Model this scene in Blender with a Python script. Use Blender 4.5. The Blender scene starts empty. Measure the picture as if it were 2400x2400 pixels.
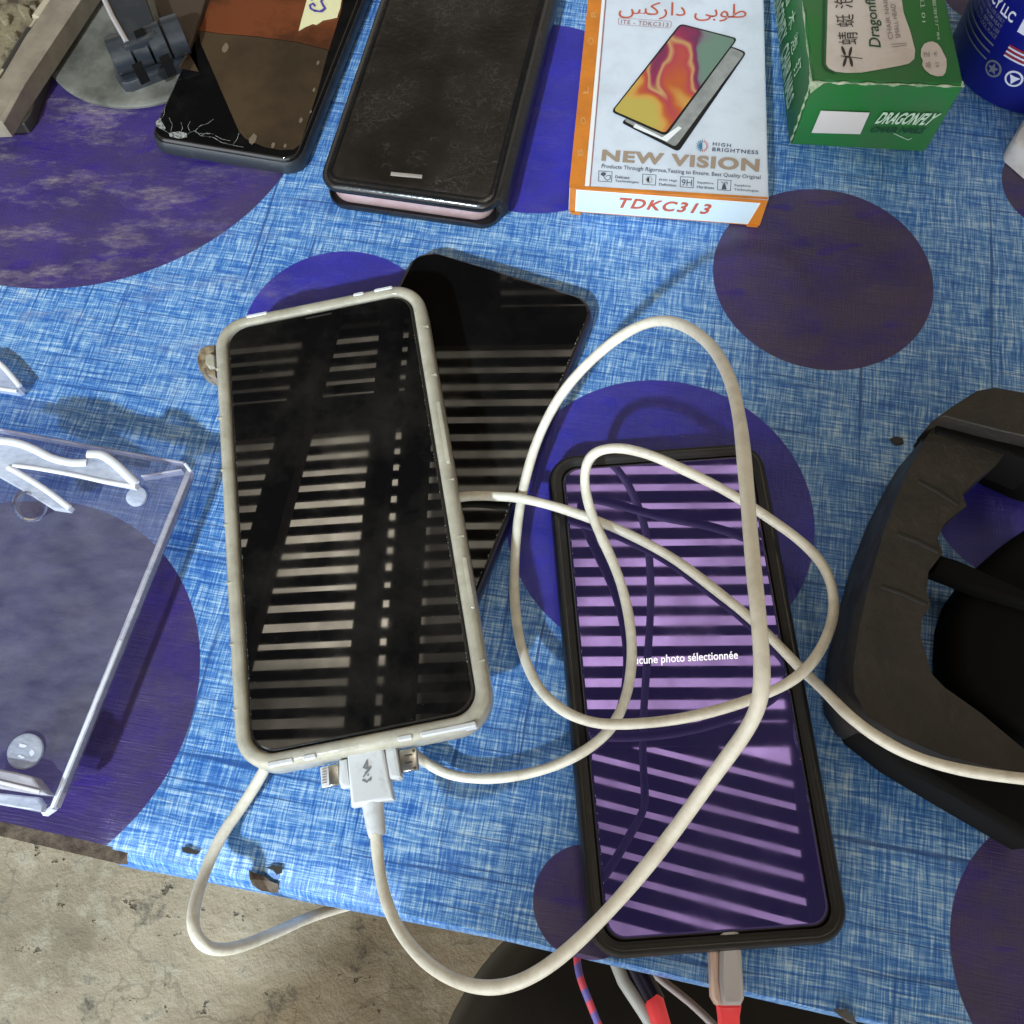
import bpy, bmesh, math, random
from mathutils import Vector, Matrix
random.seed(7)
sc = bpy.context.scene
C = sc.collection

# ---------------------------------------------------------------- camera
F_PX, CX = 2218.0, 1200.0                       # focal length and centre in photo pixels (2400 wide)
R = Matrix(((0.9996859857, 0.0094219072, 0.0232197668),
            (0.0, 0.9266212815, -0.3759960114),
            (-0.0250585296, 0.3758779433, 0.9263303092)))
H = 0.3237279
cam = bpy.data.cameras.new('camera')
cam.sensor_width = 36; cam.sensor_fit = 'HORIZONTAL'; cam.lens = 36 * F_PX / 2400
cam.clip_start = 0.01; cam.clip_end = 60
camo = bpy.data.objects.new('camera', cam); C.objects.link(camo)
m4 = R.to_4x4(); m4.translation = Vector((0, 0, H)); camo.matrix_world = m4
sc.camera = camo
sc.view_settings.view_transform = 'Standard'; sc.view_settings.look = 'None'
sc.view_settings.exposure = 0.0; sc.view_settings.gamma = 1.0

# ---------------------------------------------------------------- light
w = bpy.data.worlds.new('World'); sc.world = w; w.use_nodes = True
bg = w.node_tree.nodes['Background']
bg.inputs[1].default_value = 1.0
# surroundings: dim warm stall, with bright cool daylight at the open front (towards -y, low down)
_t = w.node_tree; _n = _t.nodes
_tc = _n.new('ShaderNodeTexCoord'); _sx = _n.new('ShaderNodeSeparateXYZ'); _t.links.new(_tc.outputs['Generated'], _sx.inputs[0])
def _mr(sock, a, b):
    q = _n.new('ShaderNodeMapRange'); q.interpolation_type = 'SMOOTHSTEP'; _t.links.new(sock, q.inputs[0]); q.inputs[1].default_value = a; q.inputs[2].default_value = b; return q.outputs[0]
def _mul(a, b):
    q = _n.new('ShaderNodeMath'); q.operation = 'MULTIPLY'; _t.links.new(a, q.inputs[0]); _t.links.new(b, q.inputs[1]); return q.outputs[0]
_m = _mul(_mul(_mr(_sx.outputs[1], -0.45, -0.65), _mr(_sx.outputs[2], 0.52, 0.40)), _mr(_sx.outputs[0], 0.45, 0.15))
_mx = _n.new('ShaderNodeMix'); _mx.data_type = 'RGBA'; _t.links.new(_m, _mx.inputs[0])
_mx.inputs[6].default_value = (0.58, 0.51, 0.40, 1); _mx.inputs[7].default_value = (3.9, 4.15, 4.3, 1)
_t.links.new(_mx.outputs[2], bg.inputs[0])

def aim(o, target):
    o.rotation_euler = (Vector(target) - o.location).to_track_quat('-Z', 'Y').to_euler()
# daylight coming in low from the open front of the stall
sp = bpy.data.lights.new('daylight_key', 'SPOT')
sp.energy = 320; sp.color = (0.74, 0.89, 1.0); sp.spot_size = math.radians(60); sp.spot_blend = 0.012
sp.shadow_soft_size = 0.045
spo = bpy.data.objects.new('daylight_key', sp); C.objects.link(spo)
spo.location = (-0.80, -1.60, 1.65)
# cone edge set to put the table's right side in shade along this line
b1, b2 = Vector((-0.034, -0.015, 0)) - spo.location, Vector((0.108, 0.28, 0)) - spo.location
nrm = b1.cross(b2).normalized(); mid = (b1.normalized() + b2.normalized()).normalized()
if nrm.x > 0: nrm = -nrm
axis = mid * math.cos(math.radians(30)) + nrm * math.sin(math.radians(30))
aim(spo, spo.location + axis)
# daylight above the slatted roof of the stall
al = bpy.data.lights.new('daylight_above_roof', 'AREA')
al.shape = 'RECTANGLE'; al.size = 3.2; al.size_y = 2.9; al.energy = 275; al.color = (1.0, 0.91, 0.76)
alo = bpy.data.objects.new('daylight_above_roof', al); C.objects.link(alo)
alo.location = (-0.3, 0.95, 2.75)

# ---------------------------------------------------------------- helpers
def ray(px, py): return R @ Vector((px - CX, -(py - CX), -F_PX))
UP = Vector((0, 0, 1))
def P(px, py, z=0.0):
    r = ray(px, py); return Vector((0, 0, H)) + r * ((z - H) / r.z)
def PP(px, py, plane, eps=0.0):
    p0, n = plane; r = ray(px, py); o = Vector((0, 0, H))
    return o + r * (((p0 + n * eps) - o).dot(n) / r.dot(n))
def zpl(z): return (Vector((0, 0, z)), UP)

def prop(o, label, cat, group=None, kind=None):
    if label: o['label'] = label
    if cat: o['category'] = cat
    if group: o['group'] = group
    if kind: o['kind'] = kind
    return o
def thing(name, loc, label, cat, group=None):
    o = bpy.data.objects.new(name, None); C.objects.link(o); o.location = loc
    o.empty_display_size = 0.01
    return prop(o, label, cat, group)
def root_loc(o):
    v = Vector((0, 0, 0))
    while o: v = v + o.location; o = o.parent
    return v
def mk(name, verts, faces, mat, parent=None, smooth=40, recalc=True):
    rl = root_loc(parent)
    me = bpy.data.meshes.new(name)
    me.from_pydata([tuple(Vector(v) - rl) for v in verts], [], faces)
    if recalc:
        bm = bmesh.new(); bm.from_mesh(me); bmesh.ops.recalc_face_normals(bm, faces=bm.faces)
        bm.to_mesh(me); bm.free()
    me.materials.append(mat)
    if smooth:
        me.shade_smooth(); me.set_sharp_from_angle(angle=math.radians(smooth))
        for p in me.polygons:
            if len(p.vertices) > 4: p.use_smooth = False
    o = bpy.data.objects.new(name, me); C.objects.link(o); o.parent = parent
    return o
class Fr:                                        # a local frame: f(x,y,z) -> world
    def __init__(s, o, x, y=None, z=None):
        s.o = Vector(o); s.z = Vector(z).normalized() if z is not None else UP.copy()
        s.x = Vector(x); s.x = (s.x - s.z * s.x.dot(s.z)).normalized()
        s.y = s.z.cross(s.x)
    def __call__(s, x, y, z=0.0): return s.o + s.x * x + s.y * y + s.z * z
W0 = Fr((0, 0, 0), (1, 0, 0))
def rr(w, l, r, n=7, cx=0, cy=0):
    r = max(min(r, w / 2 - 1e-5, l / 2 - 1e-5), 1e-4); out = []
    for qx, qy, a0 in ((1, 1, 0), (-1, 1, 90), (-1, -1, 180), (1, -1, 270)):
        for i in range(n + 1):
            a = math.radians(a0 + 90 * i / n)
            out.append((cx + qx * (w / 2 - r) + r * math.cos(a), cy + qy * (l / 2 - r) + r * math.sin(a)))
    return out
def loft(name, rings, mat, parent=None, cap0=True, cap1=True, loop=False, smooth=40):
    n = len(rings[0]); V = [p for r_ in rings for p in r_]; Fc = []
    m = len(rings)
    for k in range(m if loop else m - 1):
        a, b = k * n, ((k + 1) % m) * n
        for i in range(n):
            j = (i + 1) % n; Fc.append((a + i, a + j, b + j, b + i))
    if not loop:
        if cap0: Fc.append(tuple(range(n))[::-1])
        if cap1: Fc.append(tuple(range((m - 1) * n, m * n)))
    return mk(name, V, Fc, mat, parent, smooth)
def rrl(name, fr, w, l, r, prof, mat, parent=None, loop=False, cap0=True, cap1=True, n=7, cx=0, cy=0):
    return loft(name, [[fr(x, y, z) for x, y in rr(w - 2 * i, l - 2 * i, r - i, n, cx, cy)] for i, z in prof],
                mat, parent, cap0, cap1, loop)
def prism(name, pts, z0, z1, mat, parent=None, bev=0.0, fr=W0, seg=2, smooth=40):
    """pts: world xy (or local xy of fr) outline"""
    bm = bmesh.new()
    vs = [bm.verts.new((p[0], p[1], 0)) for p in pts]
    f = bm.faces.new(vs); bm.normal_update()
    if f.normal.z < 0: f.normal_flip()
    r_ = bmesh.ops.extrude_face_region(bm, geom=[f])
    top = [v for v in r_['geom'] if isinstance(v, bmesh.types.BMVert)]
    for v in bm.verts: v.co.z = z0
    for v in top: v.co.z = z1
    if bev:
        es = [e for e in bm.edges if all(abs(v.co.z - z1) < 1e-9 for v in e.verts)]
        bmesh.ops.bevel(bm, geom=es, offset=bev, segments=seg, affect='EDGES', profile=0.5, clamp_overlap=True)
    bm.verts.ensure_lookup_table(); bm.verts.index_update()
    V = [fr(*v.co) for v in bm.verts]; Fc = [tuple(v.index for v in f.verts) for f in bm.faces]; bm.free()
    return mk(name, V, Fc, mat, parent, smooth)
def pxprism(name, px, z0, z1, mat, parent=None, bev=0.0, **k):
    return prism(name, [P(x, y, z1).to_2d() for x, y in px], z0, z1, mat, parent, bev, **k)
def smoothline(pts, sub=8):
    out = []; n = len(pts)
    for i in range(n - 1):
        p0 = pts[max(i - 1, 0)]; p1 = pts[i]; p2 = pts[i + 1]; p3 = pts[min(i + 2, n - 1)]
        # centripetal-ish catmull rom
        for k in range(sub):
            t = k / sub
            out.append(0.5 * ((2 * p1) + (p2 - p0) * t + (2 * p0 - 5 * p1 + 4 * p2 - p3) * t * t + (3 * p1 - p0 - 3 * p2 + p3) * t ** 3))
    out.append(pts[-1].copy()); return out
def relax(pts, it=6):
    pts = [p.copy() for p in pts]
    for _ in range(it):
        q = [p.copy() for p in pts]
        for i in range(1, len(pts) - 1): q[i] = (pts[i - 1] + pts[i] * 2 + pts[i + 1]) / 4
        pts = q
    return pts
def tube(name, pts, r, mat, parent=None, seg=12, rfun=None, flat=1.0):
    rings = []; nrm = None
    for i, p in enumerate(pts):
        t = (pts[min(i + 1, len(pts) - 1)] - pts[max(i - 1, 0)]).normalized()
        if nrm is None:
            nrm = t.cross(UP); nrm = nrm if nrm.length > 1e-4 else t.cross(Vector((1, 0, 0)))
        nrm = (nrm - t * nrm.dot(t)).normalized(); b = t.cross(nrm)
        rad = rfun(i / (len(pts) - 1)) if rfun else r
        rings.append([p + nrm * math.cos(a) * rad + b * math.sin(a) * rad * flat for a in [2 * math.pi * k / seg for k in range(seg)]])
    return loft(name, rings, mat, parent, smooth=60)
def lathe(name, fr, prof, mat, parent=None, seg=40, cap0=True, cap1=True):
    return loft(name, [[fr(r_ * math.cos(a), r_ * math.sin(a), z) for a in [2 * math.pi * k / seg for k in range(seg)]] for r_, z in prof],
                mat, parent, cap0, cap1)
def flat(name, polys, mat, parent=None):
    V = []; Fc = []
    for p in polys:
        Fc.append(tuple(range(len(V), len(V) + len(p)))); V += p
    return mk(name, V, Fc, mat, parent, smooth=0, recalc=False)
def pxflat(name, polys, plane, mat, parent=None, eps=0.00025):
    return flat(name, [[PP(x, y, plane, eps) for x, y in p] for p in polys], mat, parent)
def text_raw(body, bold=0.0, spacing=1.0, shear=0.0):
    c = bpy.data.curves.new('lettering', 'FONT'); c.body = body; c.size = 1
    c.offset = bold; c.space_character = spacing; c.shear = shear; c.resolution_u = 4
    o = bpy.data.objects.new('lettering', c); C.objects.link(o)
    bpy.context.view_layer.update()
    me = bpy.data.meshes.new_from_object(o.evaluated_get(bpy.context.evaluated_depsgraph_get()))
    V = [v.co.copy() for v in me.vertices]; Fc = [tuple(p.vertices) for p in me.polygons]
    bpy.data.objects.remove(o); bpy.data.curves.remove(c); bpy.data.meshes.remove(me)
    x0 = min(v.x for v in V); x1 = max(v.x for v in V); y0 = min(v.y for v in V); y1 = max(v.y for v in V)
    return [((v.x - x0) / (x1 - x0), (v.y - y0) / (y1 - y0)) for v in V], Fc
def text(name, body, quad, plane, mat, parent, eps=0.0003, **k):
    """lettering on a surface; quad: photo pixels TL,TR,BR,BL of the inked box"""
    uv, Fc = text_raw(body, **k)
    a, b, c, d = [PP(x, y, plane, eps) for x, y in quad]
    V = [(d * (1 - u) + c * u) * (1 - v) + (a * (1 - u) + b * u) * v for u, v in uv]
    return mk(name, V, Fc, mat, parent, smooth=0, recalc=False)
def stroke(name, lines, wd, plane, mat, parent, eps=0.0003, closed=False):
    """flat printed lines, px polylines with width in metres"""
    V = []; Fc = []; n = plane[1]
    for ln in lines:
        p = [PP(x, y, plane, eps) for x, y in ln]
        for a, b in zip(p[:-1], p[1:]):
            t = (b - a); t = t.normalized() if t.length > 0 else Vector((1, 0, 0)); s = n.cross(t) * wd / 2; e = t * wd * 0.3
            k = len(V); V += [a - s - e, b - s + e, b + s + e, a + s - e]; Fc.append((k, k + 1, k + 2, k + 3))
            n_eps = n * 0.00001
            V[-4:] = [v + n_eps * (len(Fc) % 5) for v in V[-4:]]
    return mk(name, V, Fc, mat, parent, smooth=0, recalc=False)
def circ(cx, cy, rx, ry, n=28, a0=0): return [(cx + rx * math.cos(a0 + 2 * math.pi * i / n), cy + ry * math.sin(a0 + 2 * math.pi * i / n)) for i in range(n)]

# ---------------------------------------------------------------- materials
class NT:
    def __init__(s, m): s.t = m.node_tree; s.n = s.t.nodes
    def add(s, ty, **k):
        n = s.n.new(ty)
        for a, b in k.items():
            if a.startswith('i_'):
                key = a[2:]; key = int(key) if key.isdigit() else key
                if isinstance(b, bpy.types.NodeSocket): s.t.links.new(b, n.inputs[key])
                else: n.inputs[key].default_value = b
            else: setattr(n, a, b)
        return n
    def link(s, a, b): s.t.links.new(a, b)
    def math(s, op, a, b=None, c=None, clamp=False):
        n = s.n.new('ShaderNodeMath'); n.operation = op; n.use_clamp = clamp
        for i, v in enumerate((a, b, c)):
            if v is None: continue
            if isinstance(v, bpy.types.NodeSocket): s.t.links.new(v, n.inputs[i])
            else: n.inputs[i].default_value = v
        return n.outputs[0]
    def mix(s, f, a, b, mode='MIX'):
        n = s.n.new('ShaderNodeMix'); n.data_type = 'RGBA'; n.blend_type = mode
        for i, v in ((0, f), (6, a), (7, b)):
            if isinstance(v, bpy.types.NodeSocket): s.t.links.new(v, n.inputs[i])
            else: n.inputs[i].default_value = (tuple(v) + (1,))[:4] if i else v
        return n.outputs[2]
    def noise(s, vec, scale, detail=3, rough=0.5):
        n = s.n.new('ShaderNodeTexNoise'); n.inputs['Scale'].default_value = scale
        n.inputs['Detail'].default_value = detail; n.inputs['Roughness'].default_value = rough
        if vec is not None: s.t.links.new(vec, n.inputs['Vector'])
        return n.outputs[0]
    def ramp(s, f, a, b, lo=0.0, hi=1.0):
        n = s.n.new('ShaderNodeMapRange'); n.inputs[1].default_value = a; n.inputs[2].default_value = b
        n.inputs[3].default_value = lo; n.inputs[4].default_value = hi; s.t.links.new(f, n.inputs[0]); return n.outputs[0]
def newmat(name):
    m = bpy.data.materials.new(name); m.use_nodes = True; return m, NT(m), m.node_tree.nodes['Principled BSDF']
def pbr(name, col, rough=0.5, metal=0.0, col2=None, scale=60, thr=(0.4, 0.65), bump=0.0, bscale=300, ior=None, coat=0.0,
        rvar=0.0, trans=0.0, sss=0.0, emit=None, es=1.0, wear=None):
    m, t, b = newmat(name)
    b.inputs['Base Color'].default_value = tuple(col) + (1,); b.inputs['Roughness'].default_value = rough
    b.inputs['Metallic'].default_value = metal
    if ior: b.inputs['IOR'].default_value = ior
    if coat: b.inputs['Coat Weight'].default_value = coat; b.inputs['Coat Roughness'].default_value = 0.08
    if trans: b.inputs['Transmission Weight'].default_value = trans
    if sss: b.inputs['Subsurface Weight'].default_value = sss; b.inputs['Subsurface Radius'].default_value = (0.003, 0.003, 0.002)
    if emit: b.inputs['Emission Color'].default_value = tuple(emit) + (1,); b.inputs['Emission Strength'].default_value = es
    tc = t.add('ShaderNodeTexCoord').outputs['Object']
    if col2:
        f = t.ramp(t.noise(tc, scale, 6, 0.65), *thr)
        c = t.mix(f, col, col2)
        t.link(c, b.inputs['Base Color'])
    if rvar:
        r = t.ramp(t.noise(tc, scale * 1.7, 5, 0.6), 0.3, 0.7, max(rough - rvar, 0.02), rough + rvar); t.link(r, b.inputs['Roughness'])
    if bump:
        bn = t.add('ShaderNodeBump', i_Strength=1.0, i_Distance=bump, i_Height=t.noise(tc, bscale, 4, 0.6))
        t.link(bn.outputs[0], b.inputs['Normal'])
    return m

# circles printed on the cloth: x, y, radius in metres
DOTS = [(0.1182, 0.2338, 0.0442), (0.0459, 0.1299, 0.0564), (-0.2001, 0.3363, 0.1031), (-0.187, 0.068, 0.0702),
        (0.0156, -0.0016, 0.0171), (-0.0783, 0.2111, 0.0386), (0.1719, -0.0188, 0.0452), (0.0033, 0.3222, 0.0546),
        (0.2251, 0.2773, 0.026), (0.1765, 0.1330, 0.0315), (-0.085, 0.425, 0.028), (0.2150, 0.392, 0.022)]
def cloth_mat():
    m, t, b = newmat('printed_oilcloth')
    tc = t.add('ShaderNodeTexCoord').outputs['Object']
    mp = t.add('ShaderNodeMapping', i_Vector=tc); mp.inputs['Rotation'].default_value = (0, 0, math.radians(10.2))
    sx = t.add('ShaderNodeSeparateXYZ', i_0=mp.outputs[0]); U, V, Z = sx.outputs
    # slight waviness of the printed threads
    wob = t.math('MULTIPLY', t.math('SUBTRACT', t.noise(mp.outputs[0], 25, 2), 0.5), 0.0022)
    U2 = t.math('ADD', U, wob); V2 = t.math('ADD', t.math('ADD', V, wob), t.math('MULTIPLY', Z, 1.0))
    def thread(a, b_, sa, sb, off, det=3, ro=0.6):
        cv = t.add('ShaderNodeCombineXYZ', i_0=t.math('MULTIPLY', a, sa), i_1=t.math('MULTIPLY', b_, sb), i_2=off)
        return t.noise(cv.outputs[0], 1.0, det, ro)
    we1 = thread(U2, V2, 85, 1500, 1.3, 2, 0.7); wa1 = thread(U2, V2, 1500, 85, 4.1, 2, 0.7)
    we2 = thread(U2, V2, 30, 520, 7.7, 2); wa2 = thread(U2, V2, 520, 30, 9.2, 2)
    fine = t.math('ADD', t.math('MULTIPLY', we1, 0.5), t.math('MULTIPLY', wa1, 0.5))
    fine = t.ramp(fine, 0.37, 0.67)
    big = t.ramp(t.math('ADD', t.math('MULTIPLY', we2, 0.5), t.math('MULTIPLY', wa2, 0.5)), 0.35, 0.65)
    patch = t.ramp(t.noise(mp.outputs[0], 26, 4, 0.6), 0.3, 0.7)
    k = t.math('ADD', t.math('ADD', t.math('MULTIPLY', fine, 0.76), t.math('MULTIPLY', big, 0.17)), t.math('MULTIPLY', patch, 0.12))
    cr = t.add('ShaderNodeValToRGB', i_0=k); e = cr.color_ramp.elements
    e[0].position = 0.16; e[0].color = (0.020, 0.105, 0.40, 1)
    e[1].position = 0.94; e[1].color = (0.54, 0.67, 0.77, 1)
    for p, c in ((0.36, (0.050, 0.185, 0.50, 1)), (0.55, (0.150, 0.325, 0.60, 1)), (0.74, (0.37, 0.54, 0.73, 1))):
        x = e.new(p); x.color = c
    base = cr.outputs[0]
    # sparse dark threads
    def dark(a, b_, sa, sb, off, lo, hi):
        return t.ramp(thread(a, b_, sa, sb, off, 1), lo, hi)
    l1 = dark(U2, V2, 12, 800, 11.0, 0.64, 0.71); l2 = dark(U2, V2, 800, 12, 15.0, 0.66, 0.73)
    l3 = dark(U2, V2, 5, 330, 17.0, 0.67, 0.72); l4 = dark(U2, V2, 330, 6, 19.0, 0.68, 0.73)
    dk = t.math('MAXIMUM', t.math('MAXIMUM', l1, l2), t.math('MAXIMUM', l3, l4), clamp=True)
    base = t.mix(t.math('MULTIPLY', dk, 0.78), base, (0.012, 0.065, 0.25))
    # the dots
    so = t.add('ShaderNodeSeparateXYZ', i_0=tc); X, Y, _ = so.outputs
    dmask = None; bmask = None
    for i, (x, y, r_) in enumerate(DOTS):
        dx = t.math('SUBTRACT', X, x); dy = t.math('SUBTRACT', Y, y)
        d = t.math('SQRT', t.math('ADD', t.math('MULTIPLY', dx, dx), t.math('MULTIPLY', dy, dy)))
        s = t.ramp(d, r_ - 0.00012, r_ + 0.00012, 1.0, 0.0)
        dmask = s if dmask is None else t.math('MAXIMUM', dmask, s)
        if i in (1, 5, 7, 9): bmask = s if bmask is None else t.math('MAXIMUM', bmask, s)
    mott = t.ramp(t.noise(tc, 45, 5, 0.6), 0.35, 0.7)
    dcol = t.mix(mott, (0.030, 0.018, 0.13), (0.052, 0.024, 0.22))
    dcol = t.mix(t.math('MULTIPLY', t.math('SUBTRACT', 1.0, fine), 0.22), dcol, (0.010, 0.006, 0.13))
    dcol = t.mix(bmask, dcol, t.mix(mott, (0.022, 0.022, 0.30), (0.036, 0.032, 0.42)))
    gm = t.add('ShaderNodeMapping', i_Vector=tc); gm.inputs['Scale'].default_value = (1, 1.8, 1); gm.inputs['Rotation'].default_value = (0, 0, 0.5)
    film = t.ramp(t.noise(gm.outputs[0], 24, 7, 0.70), 0.34, 0.58, 0.10, 1.25)
    film = t.math('MULTIPLY', film, t.math('SUBTRACT', 0.55, t.math('MULTIPLY', bmask, 0.38)))
    wp = t.add('ShaderNodeMapping', i_Vector=tc); wp.inputs['Scale'].default_value = (1, 2.8, 1); wp.inputs['Rotation'].default_value = (0, 0, -0.9)
    wipe = t.ramp(t.noise(wp.outputs[0], 38, 2, 0.45), 0.63, 0.67, 1.0, 0.1)
    film = t.math('MULTIPLY', t.math('MULTIPLY', film, wipe), t.ramp(X, -0.16, -0.08, 0.55, 1.0))
    dcol = t.mix(film, dcol, (0.072, 0.056, 0.070))
    col = t.mix(dmask, base, dcol)
    # worn pale scuffs and grime, strongest at the left where things get dragged
    sm = t.add('ShaderNodeMapping', i_Vector=tc); sm.inputs['Scale'].default_value = (1, 2.6, 1); sm.inputs['Rotation'].default_value = (0, 0, 0.25)
    sc1 = t.ramp(t.noise(sm.outputs[0], 26, 8, 0.74), 0.50, 0.80)
    left = t.ramp(X, -0.08, -0.20)
    up = t.ramp(Y, 0.16, 0.22)
    dirt = t.math('MULTIPLY', sc1, t.math('ADD', 0.10, t.math('MULTIPLY', t.math('MULTIPLY', left, up), 0.85)))
    fib = t.add('ShaderNodeMapping', i_Vector=tc); fib.inputs['Scale'].default_value = (1, 3.2, 1); fib.inputs['Rotation'].default_value = (0, 0, -0.35)
    fb = t.ramp(t.noise(fib.outputs[0], 170, 6, 0.75), 0.38, 0.62, 0.25, 1.3)
    dirt = t.math('MULTIPLY', dirt, fb)
    col = t.mix(dirt, col, (0.40, 0.34, 0.29))
    sp_ = t.ramp(t.noise(tc, 260, 2, 0.5), 0.775, 0.80)
    col = t.mix(t.math('MULTIPLY', sp_, 0.6), col, (0.03, 0.035, 0.045))
    t.link(col, b.inputs['Base Color'])
    rg = t.ramp(t.noise(tc, 60, 6, 0.7), 0.3, 0.7, 0.26, 0.46); t.link(rg, b.inputs['Roughness'])
    b.inputs['IOR'].default_value = 1.45
    hgt = t.math('ADD', t.math('MULTIPLY', fine, 0.4), t.math('MULTIPLY', t.noise(tc, 14, 3), 7.0))
    bn = t.add('ShaderNodeBump', i_Strength=0.55, i_Distance=0.0006, i_Height=hgt)
    t.link(bn.outputs[0], b.inputs['Normal'])
    return m
def concrete_mat():
    m, t, b = newmat('worn_concrete')
    tc = t.add('ShaderNodeTexCoord').outputs['Object']
    n1 = t.ramp(t.noise(tc, 5, 8, 0.62), 0.3, 0.7); n2 = t.noise(tc, 34, 8, 0.7)
    c = t.mix(n1, (0.23, 0.195, 0.135), (0.52, 0.445, 0.32))
    c = t.mix(t.ramp(n2, 0.5, 0.78), c, (0.56, 0.52, 0.42))
    c = t.mix(t.ramp(t.noise(tc, 17, 7, 0.75), 0.56, 0.68), c, (0.11, 0.095, 0.07))
    pit = t.ramp(t.noise(tc, 70, 4, 0.6), 0.66, 0.72)
    c = t.mix(t.math('MULTIPLY', pit, 0.7), c, (0.06, 0.05, 0.035))
    # cracks
    v = t.add('ShaderNodeTexVoronoi', i_Scale=4.5, feature='DISTANCE_TO_EDGE')
    wv = t.add('ShaderNodeVectorMath', operation='ADD', i_0=tc)
    nz = t.add('ShaderNodeTexNoise', i_Vector=tc, i_Scale=9, i_Detail=5)
    sc_ = t.add('ShaderNodeVectorMath', operation='SCALE', i_0=nz.outputs[1]); sc_.inputs[3].default_value = 0.25
    t.link(sc_.outputs[0], wv.inputs[1]); t.link(wv.outputs[0], v.inputs['Vector'])
    ck = t.ramp(v.outputs['Distance'], 0.0, 0.012, 0.45, 0.0)
    c = t.mix(ck, c, (0.12, 0.10, 0.07))
    t.link(c, b.inputs['Base Color']); b.inputs['Roughness'].default_value = 0.75
    h = t.math('SUBTRACT', t.math('ADD', t.math('MULTIPLY', n2, 1.0), n1), t.math('MULTIPLY', pit, 0.8))
    bn = t.add('ShaderNodeBump', i_Strength=0.9, i_Distance=0.006, i_Height=h); t.link(bn.outputs[0], b.inputs['Normal'])
    return m
def glass_mat(name, col=(0.003, 0.003, 0.0035), ior=1.62, emit=None, tint=None, dust=0.05, dustcol=(0.3, 0.27, 0.22)):
    m, t, b = newmat(name)
    tc = t.add('ShaderNodeTexCoord').outputs['Object']
    sm = t.ramp(t.noise(tc, 30, 6, 0.7), 0.45, 0.8)
    mp = t.add('ShaderNodeMapping', i_Vector=tc); mp.inputs['Scale'].default_value = (40, 900, 1); mp.inputs['Rotation'].default_value = (0, 0, 0.7)
    scr = t.ramp(t.noise(mp.outputs[0], 1.0, 2), 0.78, 0.82)
    spk = t.ramp(t.noise(tc, 900, 2), 0.74, 0.78)
    f = t.math('MULTIPLY', t.math('ADD', t.math('ADD', sm, t.math('MULTIPLY', scr, 1.2)), t.math('MULTIPLY', spk, 1.5)), dust)
    c = t.mix(f, col, dustcol); t.link(c, b.inputs['Base Color'])
    t.link(t.ramp(t.noise(tc, 45, 5, 0.65), 0.4, 0.8, 0.008, 0.045), b.inputs['Roughness'])
    b.inputs['IOR'].default_value = ior
    if tint: b.inputs['Specular Tint'].default_value = tuple(tint) + (1,)
    if emit: b.inputs['Emission Color'].default_value = tuple(emit) + (1,); b.inputs['Emission Strength'].default_value = 1.0
    bn = t.add('ShaderNodeBump', i_Strength=0.12, i_Distance=0.00006, i_Height=t.noise(tc, 14, 1, 0.4)); t.link(bn.outputs[0], b.inputs['Normal'])
    return m
def clear_mat(name, col=(0.9, 0.93, 1.0), dens=0.2, rough=0.25, body=(0.75, 0.78, 0.85), streak=True):
    m, t, b = newmat(name)
    b.inputs['Base Color'].default_value = tuple(body) + (1,); b.inputs['Roughness'].default_value = rough
    tr = t.add('ShaderNodeBsdfTransparent'); tr.inputs[0].default_value = tuple(col) + (1,)
    mx = t.add('ShaderNodeMixShader')
    tc = t.add('ShaderNodeTexCoord').outputs['Object']
    mp = t.add('ShaderNodeMapping', i_Vector=tc); mp.inputs['Scale'].default_value = (1, 2.2, 1); mp.inputs['Rotation'].default_value = (0, 0, -0.5)
    n = t.ramp(t.noise(mp.outputs[0], 60, 7, 0.7), 0.3, 0.75, dens * 0.45, dens * 1.6)
    t.link(n, mx.inputs[0])
    t.link(tr.outputs[0], mx.inputs[1]); t.link(b.outputs[0], mx.inputs[2])
    t.link(mx.outputs[0], t.n['Material Output'].inputs['Surface'])
    return m
def leather_mat():
    m, t, b = newmat('creased_black_leather')
    tc = t.add('ShaderNodeTexCoord').outputs['Object']
    c = t.mix(t.ramp(t.noise(tc, 35, 6, 0.7), 0.35, 0.7), (0.0055, 0.0042, 0.0036), (0.014, 0.011, 0.009))
    v = t.add('ShaderNodeTexVoronoi', feature='DISTANCE_TO_EDGE', i_Scale=210)
    nz = t.add('ShaderNodeTexNoise', i_Vector=tc, i_Scale=90, i_Detail=8)
    s_ = t.add('ShaderNodeVectorMath', operation='SCALE', i_0=nz.outputs[1]); s_.inputs[3].default_value = 0.03
    a_ = t.add('ShaderNodeVectorMath', operation='ADD', i_0=tc, i_1=s_.outputs[0]); t.link(a_.outputs[0], v.inputs['Vector'])
    ck = t.math('MULTIPLY', t.ramp(v.outputs['Distance'], 0.0, 0.035, 1.0, 0.0), t.ramp(t.noise(tc, 45, 5, 0.7), 0.5, 0.7))
    c = t.mix(t.math('MULTIPLY', ck, 0.45), c, (0.13, 0.115, 0.10)); t.link(c, b.inputs['Base Color'])
    t.link(t.ramp(t.noise(tc, 50, 4), 0.3, 0.7, 0.27, 0.42), b.inputs['Roughness'])
    bn = t.add('ShaderNodeBump', i_Strength=0.5, i_Distance=0.0004, i_Height=t.math('SUBTRACT', t.noise(tc, 400, 3), ck)); t.link(bn.outputs[0], b.inputs['Normal'])
    return m
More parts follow.
